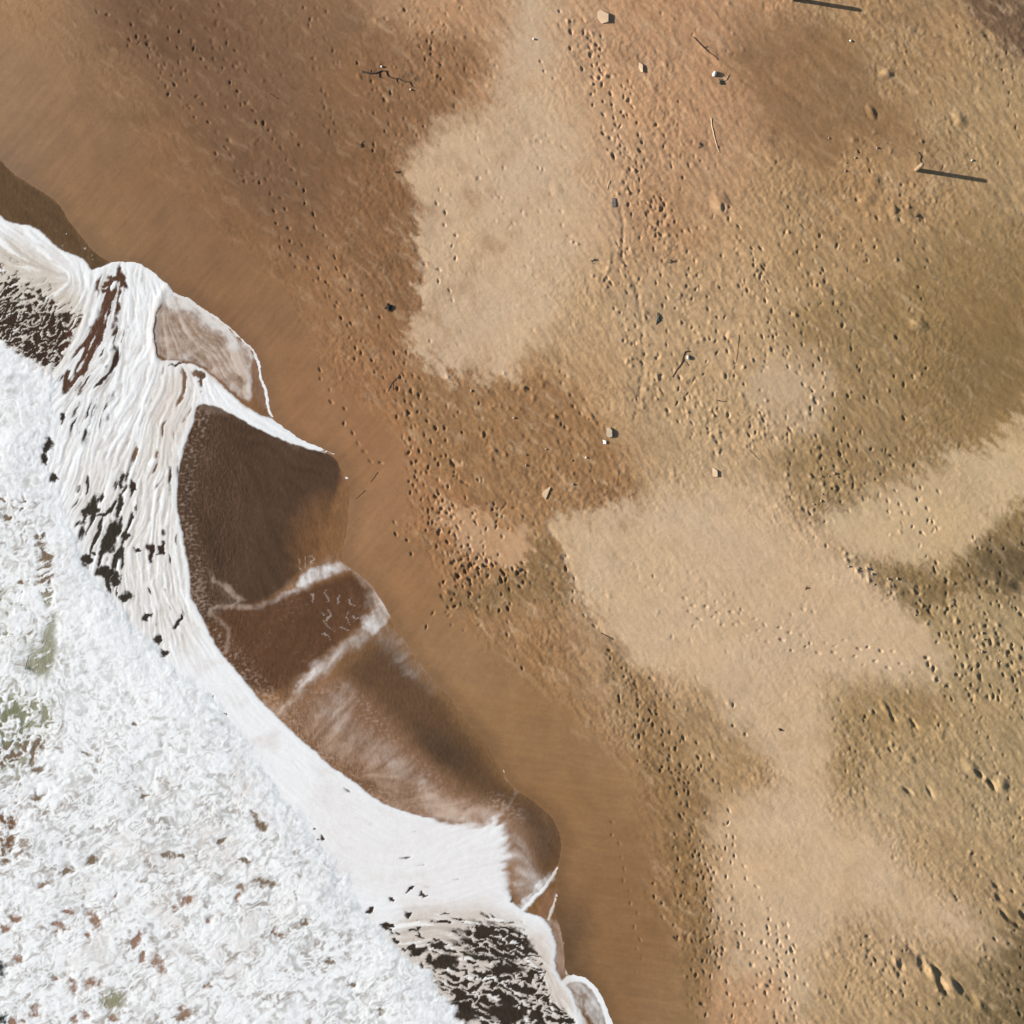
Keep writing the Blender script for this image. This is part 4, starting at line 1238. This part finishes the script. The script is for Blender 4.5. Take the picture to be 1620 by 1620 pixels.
def tube(bm, pts, rad, seg=7, wob=.12):
    rings = []
    n = len(pts)
    for i, p in enumerate(pts):
        a = pts[max(i - 1, 0)]; b = pts[min(i + 1, n - 1)]
        t = np.array(b, float) - np.array(a, float); t /= np.linalg.norm(t) + 1e-9
        up = np.array((0, 0, 1.)) if abs(t[2]) < .9 else np.array((1., 0, 0))
        u = np.cross(t, up); u /= np.linalg.norm(u); v = np.cross(u, t)
        r = rad[i] if hasattr(rad, "__len__") else rad
        ring = []
        for k in range(seg):
            q = 2 * math.pi * k / seg
            rr = r * (1 + orng.uniform(-wob, wob))
            ring.append(bm.verts.new(np.array(p) + rr * (math.cos(q) * u + math.sin(q) * v)))
        rings.append(ring)
    for i in range(n - 1):
        for k in range(seg):
            bm.faces.new((rings[i][k], rings[i][(k + 1) % seg], rings[i + 1][(k + 1) % seg], rings[i + 1][k]))
    bm.faces.new(rings[0][::-1]); bm.faces.new(rings[-1])


def local(px, py, ox, oy):
    return ((px - ox) / PPM, (oy - py) / PPM)


def root(name, px, py, dz=0.0):
    e = bpy.data.objects.new(name, None)
    x, y = px2w(px, py)
    e.location = (x, y, ground_z(px, py) + dz)
    e.empty_display_size = .2
    COL.objects.link(e)
    return e


def post(px, py, label, h, seed, lean):
    r_ = random.Random(seed)
    e = root("wooden_post", px, py, -.02)
    tagit(e, label, "post", "tall wooden posts standing in the sand")
    bm = bmesh.new()
    pts = [(lean[0] * z, lean[1] * z, z) for z in (-.25, 0, .25, .5, .75, h - .05)]
    tube(bm, pts, [.135, .132, .128, .124, .122, .12], 14, .05)
    mesh_obj("shaft", bm, M_WOOD, e)
    bm = bmesh.new()
    tube(bm, [(lean[0] * (h - .05), lean[1] * (h - .05), h - .05), (lean[0] * (h - .02), lean[1] * (h - .02), h - .02), (lean[0] * h, lean[1] * h, h)], [.122, .118, .085], 14, .04)
    mesh_obj("weathered_top", bm, M_CUT, e)
    return e


post(1447, 271, "weathered wooden post at right casting a long straight shadow, curved twig beside it", 1.17, 3, (0, .02))
post(1253, 2, "wooden post cut by the top edge of the picture, long dark shadow", 1.17, 4, (.01, 0))


def stick(name, pts, r0, r1, mat, label, cat="stick", group=None, lift=.6, sides=()):
    """a stick lying on the sand along photo points; sides: extra twigs as point lists"""
    r0 *= .6; r1 *= .6
    ox, oy = pts[0]
    z0 = ground_z(ox, oy)

    def chain(pp, ra, rb):
        P = []
        for i in range(len(pp) - 1):
            for k in range(4):
                t = k / 4
                P.append((pp[i][0] * (1 - t) + pp[i + 1][0] * t, pp[i][1] * (1 - t) + pp[i + 1][1] * t))
        P.append(pp[-1])
        n = len(P)
        out = []
        for i, (x, y) in enumerate(P):
            rr = ra + (rb - ra) * i / max(n - 1, 1)
            j = .35 if 0 < i < n - 1 else 0
            x += orng.uniform(-j, j); y += orng.uniform(-j, j)
            lx, ly = local(x, y, ox, oy)
            out.append((lx, ly, ground_z(x, y) - z0 + rr * lift))
        return out, [ra + (rb - ra) * i / max(n - 1, 1) for i in range(n)]
    x, y = px2w(ox, oy)
    bm = bmesh.new()
    P, rd = chain(pts, r0, r1)
    tube(bm, P, rd, 7)
    if not sides:
        o = mesh_obj(name, bm, mat)
        o.location = (x, y, z0)
        return tagit(o, label, cat, group)
    e = root(name, ox, oy)
    mesh_obj("stem", bm, mat, e)
    for sd in sides:
        bm = bmesh.new()
        P, rd = chain(sd, r0 * .6, r1 * .6)
        tube(bm, P, rd, 6)
        mesh_obj("side_twig", bm, mat, e)
    return tagit(e, label, cat, group)


def hull_rock(name, px, py, pts, mat, label, cat, bevel=.02, sink=.03, group=None):
    """angular stone: convex hull of given (dx px, dy px, z m) points"""
    bm = bmesh.new()
    for dx, dy, z in pts:
        bm.verts.new((dx * .88 / PPM, -dy * .88 / PPM, z * .9))
    bmesh.ops.convex_hull(bm, input=bm.verts)
    for v in [v for v in bm.verts if not v.link_faces]:
        bm.verts.remove(v)
    if bevel:
        bmesh.ops.bevel(bm, geom=list(bm.edges), offset=bevel, segments=2, affect='EDGES', profile=.6)
    for v in bm.verts:
        v.co.x += orng.uniform(-.006, .006); v.co.y += orng.uniform(-.006, .006); v.co.z += orng.uniform(-.004, .004)
    o = mesh_obj(name, bm, mat, smooth=False)
    x, y = px2w(px, py)
    o.location = (x, y, ground_z(px, py) - sink)
    return tagit(o, label, cat, group)


def pebble_mesh(a, b, c, seed):
    r_ = random.Random(seed)
    bm = bmesh.new()
    bmesh.ops.create_icosphere(bm, subdivisions=2, radius=1)
    ph = [r_.uniform(0, 6) for _ in range(6)]
    for v in bm.verts:
        p = v.co
        k = 1 + .16 * math.sin(2.3 * p.x + ph[0]) * math.sin(2.1 * p.y + ph[1]) + .12 * math.sin(3.7 * p.z + ph[2] + 2 * p.x) + .07 * math.sin(6 * p.y + ph[3])
        v.co = (p.x * a * k, p.y * b * k, p.z * c * k)
    return bm


def pebble(name, px, py, a, b, c, ang, mat, label, cat, seed, group=None, sink=.3):
    o = mesh_obj(name, pebble_mesh(a, b, c, seed), mat)
    x, y = px2w(px, py)
    o.location = (x, y, ground_z(px, py) + c * (1 - sink) * .8)
    o.rotation_euler = (0, 0, math.radians(ang))
    return tagit(o, label, cat, group)


def tangle(name, px, py, rx, ry, n, mat, label, cat, seed, ang=0, rad=.012, h=.06, z=None):
    """a clump of curved strands"""
    r_ = random.Random(seed)
    bm = bmesh.new()
    ca, sa = math.cos(math.radians(ang)), math.sin(math.radians(ang))
    for i in range(n):
        q = r_.uniform(0, 6.283)
        L = r_.uniform(.5, 1.0)
        bend = r_.uniform(-.9, .9)
        sx, sy = r_.gauss(0, .25), r_.gauss(0, .25)
        P = []
        for k in range(5):
            t = k / 4
            qq = q + bend * t
            u = sx + math.cos(qq) * L * t; v = sy + math.sin(qq) * L * t
            X_ = u * rx; Y_ = v * ry
            P.append(((X_ * ca + Y_ * sa) / PPM, -(-X_ * sa + Y_ * ca) / PPM, h * (1 - t) * r_.uniform(.4, 1) + rad * .4))
        tube(bm, P, [rad * 1.2, rad * 1.2, rad, rad * .8, rad * .4], 5)
    o = mesh_obj(name, bm, mat)
    x, y = px2w(px, py)
    o.location = (x, y, ground_z(px, py) if z is None else z)
    return tagit(o, label, cat)


# angular pale stones and slabs with their long shadows
hull_rock("stone_slab", 955, 30, [(-16, -11, 0), (-7, -14, .03), (8, -6, .15), (8, 9, .16), (-2, 11, .06), (-12, 2, .02), (9, 9, 0), (9, -6, 0), (-4, 11, 0), (-8, -14, 0)],
          M_STONE, "broad pale angular stone slab near the top edge with dark shadow", "stone")
hull_rock("stone_wedge", 1013, 108, [(-9, -10, 0), (-2, -8, .05), (4, -3, .13), (4, 10, .14), (-1, 9, .05), (-3, 0, .03), (5, 10, 0), (5, -4, 0)],
          M_STONE, "small pale wedge of stone with square dark shadow, below the broad slab", "stone")
hull_rock("stone_wedge", 1129, 748, [(-7, -9, .0), (-6, 7, .0), (0, -9, .06), (6, -3, .13), (6, 7, .13), (-3, 8, .04), (7, 8, 0), (7, -4, 0)],
          M_STONE, "pale wedge-shaped stone with a dark greenish shadow below the driftwood", "stone")
hull_rock("stone_slab", 864, 781, [(-10, -4, 0), (8, -13, .03), (7, -9, .09), (-1, 10, .09), (-8, 1, .03), (8, -12, 0), (0, 11, 0)],
          M_STONE, "flat triangular pale slab half buried in brown sand", "stone", bevel=.012)
hull_rock("rock", 963, 685, [(-6, 5, 0), (-3, -9, .04), (1, -10, .11), (6, -4, .17), (6, 7, .15), (0, 9, .06), (7, 9, 0), (7, -6, 0), (-2, -10, 0)],
          M_GREYSTONE, "rounded grey rock with a curved dark shadow beside a white shard", "rock")
hull_rock("stone_shard", 956, 699, [(-4, -4, 0), (3, -1, .1), (3, 4, .1), (-2, 4, .04), (4, 4, 0), (3, -2, 0), (-3, -4, .04)],
          M_WHITE, "small white shard lying against the rounded grey rock", "stone", bevel=.01)
hull_rock("dark_lump", 971, 322, [(-3, -9, .03), (3, -8, .06), (4, 7, .08), (-3, 8, .05), (-4, 0, .05), (-4, -9, 0), (5, 8, 0), (4, -9, 0), (-4, 9, 0)],
          M_DARKLUMP, "dark grey oblong lump at the right edge of the pale sand patch", "debris")
pebble("litter_lump", 1129, 120, .17, .13, .10, 60, M_WHITE, "bright white lump of litter left of a green tuft", "litter", 5)
pebble("stone_shard", 1088, 566, .08, .13, .08, 15, M_WHITE, "white shard caught in the dark driftwood branch", "stone", 9)

# sticks and driftwood
stick("driftwood_branch", [(1096, 61), (1108, 74), (1120, 85), (1131, 93), (1134, 98)], .045, .02, M_DARKWOOD, "long thin dark branch lying diagonally above the white litter", "branch",
      sides=([(1113, 79), (1118, 76), (1121, 77)],))
stick("bleached_stick", [(1124, 189), (1126, 205), (1130, 222), (1134, 236), (1138, 243)], .035, .02, M_PALEWOOD, "long thin bleached stick lying upright in the picture below the green tuft")
stick("bleached_stick", [(1143, 131), (1148, 128), (1152, 121)], .03, .02, M_PALEWOOD, "short pale stick beside the green plant tuft")
stick("driftwood_log", [(571, 114), (582, 117), (595, 117), (604, 113), (611, 114), (613, 122), (622, 125), (631, 126), (638, 130), (648, 131), (652, 138), (657, 140)],
      .10, .03, M_DARKWOOD, "crooked dark driftwood log half buried in brown sand", "driftwood", lift=.2, sides=([(587, 116), (587, 110)], [(627, 126), (630, 134)], [(600, 117), (600, 124), (608, 125)]))
stick("driftwood_branch", [(1063, 597), (1070, 585), (1077, 577), (1080, 566), (1083, 557), (1088, 556)], .03, .05, M_DARKWOOD, "forked dark driftwood branch holding a white shard", "branch",
      sides=([(1080, 569), (1086, 574), (1089, 579)], [(1082, 562), (1090, 562), (1093, 568)]))
stick("dark_stick", [(1132, 633), (1140, 635), (1148, 636)], .04, .025, M_DARKWOOD, "short dark stick lying level, right of the forked driftwood")
stick("dark_stick", [(950, 1001), (960, 1006), (970, 1012)], .035, .03, M_DARKWOOD, "short dark stick at the lower left rim of the large pale patch")
stick("forked_twig", [(631, 596), (622, 604), (617, 612), (611, 624)], .025, .02, M_DARKWOOD, "dark forked twig on brown sand left below the pale patch", "twig",
      sides=([(626, 601), (618, 606)], [(618, 611), (623, 616)], [(622, 605), (622, 618)]))
stick("red_twig", [(425, 148), (432, 152), (440, 157)], .03, .022, M_REDWOOD, "small reddish twig alone on the upper left brown sand", "twig")
stick("curved_twig", [(1450, 243), (1454, 249), (1453, 256), (1454, 263)], .03, .03, M_DARKWOOD, "short curved dark twig beside the foot of the right post", "twig", lift=1.0)
stick("thin_twig", [(1168, 530), (1166, 555), (1164, 573), (1158, 587)], .018, .012, M_REDWOOD, "very thin reddish twig right of the forked driftwood", "twig")
stick("thin_stick", [(1183, 711), (1192, 719), (1201, 728)], .022, .018, M_DARKWOOD, "thin straight dark stick right of the wedge-shaped stone")
stick("bleached_stick", [(964, 287), (962, 294), (960, 301)], .03, .02, M_PALEWOOD, "tiny pale stick above the dark oblong lump")
stick("thin_twig", [(597, 747), (592, 755), (586, 763)], .02, .014, M_REDWOOD, "upper of two thin dark twigs on wet sand right of the brown pool", "twig")
stick("thin_twig", [(577, 776), (570, 783), (563, 789)], .02, .014, M_REDWOOD, "lower of two thin dark twigs on wet sand right of the brown pool", "twig")

# weed and plant clumps
tangle("seaweed_clump", 615, 486, 5.5, 5.5, 34, M_WEED, "round black seaweed clump on brown sand left of the pale patch", "seaweed", 1, 0, .022, .1)
tangle("plant_tuft", 1139, 133, 5, 7, 22, M_GREEN, "small dull green plant tuft beside the white litter", "plant", 2, 20, .014, .08)
tangle("seaweed_strip", 1040, 506, 4, 10, 26, M_GREYGREEN, "grey green strip of weed on sand above the forked driftwood", "seaweed", 3, -15, .02, .06)
tangle("weed_tuft", 939, 412, 7, 4, 10, M_GREYGREEN, "dark spiky weed tuft right of the pale patch's lower end", "seaweed", 4, 20, .013, .06)
tangle("weed_tuft", 1059, 415, 8, 4, 9, M_GREYGREEN, "dark star-shaped weed tuft on trampled sand above the weed strip", "seaweed", 5, 0, .013, .06)
tangle("weed_tuft", 1106, 232, 5, 5, 9, M_GREYGREEN, "dark star-shaped weed tuft left of the long bleached stick", "seaweed", 6, 0, .013, .05)
tangle("weed_tuft", 1233, 1154, 5, 4, 12, M_DARKWOOD, "small dark weed tuft alone on the lower pale sand strip", "seaweed", 7, 0, .014, .06)
tangle("weed_tuft", 1276, 930, 6, 4, 9, M_REDWOOD, "faint brown weed tuft in the middle of the large pale patch", "seaweed", 8, 20, .01, .03)
tangle("weed_tuft", 1448, 343, 4, 5, 12, M_DARKWOOD, "small dark weed tuft on the sand below the right post", "seaweed", 9, 0, .016, .07)
tangle("weed_tuft", 572, 230, 4, 6, 10, M_DARKWOOD, "small dark weed scrap on brown sand below the crooked driftwood", "seaweed", 10, -30, .014, .05)
tangle("weed_tuft", 629, 273, 5, 3, 9, M_DARKWOOD, "small dark weed scrap touching the pale patch's left corner", "seaweed", 11, 10, .013, .05)
# bright white pebbles one can pick out, and loose pale pebbles
for k, (px, py, a, lab) in enumerate([
        (844, 64, .07, "white pebble at the top of the pale sand patch"),
        (1343, 68, .07, "white pebble on dark sand below the top post's shadow"),
        (604, 107, .07, "white pebble just above the crooked driftwood log"),
        (650, 143, .06, "white pebble at the right tip of the crooked driftwood log"),
        (1534, 256, .06, "white pebble above the right post's shadow"),
        (927, 724, .06, "white pebble on brown sand left of the grey rock")]):
    pebble("white_pebble", px, py, a, a * .8, a * .7, orng.uniform(0, 180), M_WHITE, lab, "pebble", 40 + k, sink=.2)
pm = [pebble_mesh(.085, .06, .05, 60 + k) for k in range(4)]
PM = []
for k, bm in enumerate(pm):
    o = mesh_obj("pale_pebble", bm, M_PEBBLE)
    PM.append(o)
spots = []
for poly, n in [([(1330, 885), (1400, 900), (1470, 950), (1460, 980), (1380, 940)], 8), ([(720, 610), (900, 620), (960, 700), (900, 780), (780, 720)], 8),
                ([(1290, 730), (1340, 760), (1330, 800), (1280, 800)], 6), ([(1540, 1000), (1620, 1000), (1620, 1100), (1550, 1090)], 5), ([(1300, 200), (1400, 210), (1380, 300), (1320, 280)], 5)]:
    k = 0
    while k < n:
        p = (orng.uniform(min(q[0] for q in poly), max(q[0] for q in poly)), orng.uniform(min(q[1] for q in poly), max(q[1] for q in poly)))
        if inpoly(p, poly):
            spots.append(p); k += 1
for k, (px, py) in enumerate(spots):
    o = PM[k] if k < 4 else PM[k % 4].copy()
    if k >= 4:
        COL.objects.link(o)
    x, y = px2w(px, py)
    s_ = orng.uniform(.6, 1.05)
    o.location = (x, y, ground_z(px, py) + .018)
    o.rotation_euler = (0, 0, orng.uniform(0, 6.28))
    o.scale = (s_, s_, s_)
    tagit(o, "small pale pebble lying loose on darker sand", "pebble", "loose pale pebbles on the darker sand")
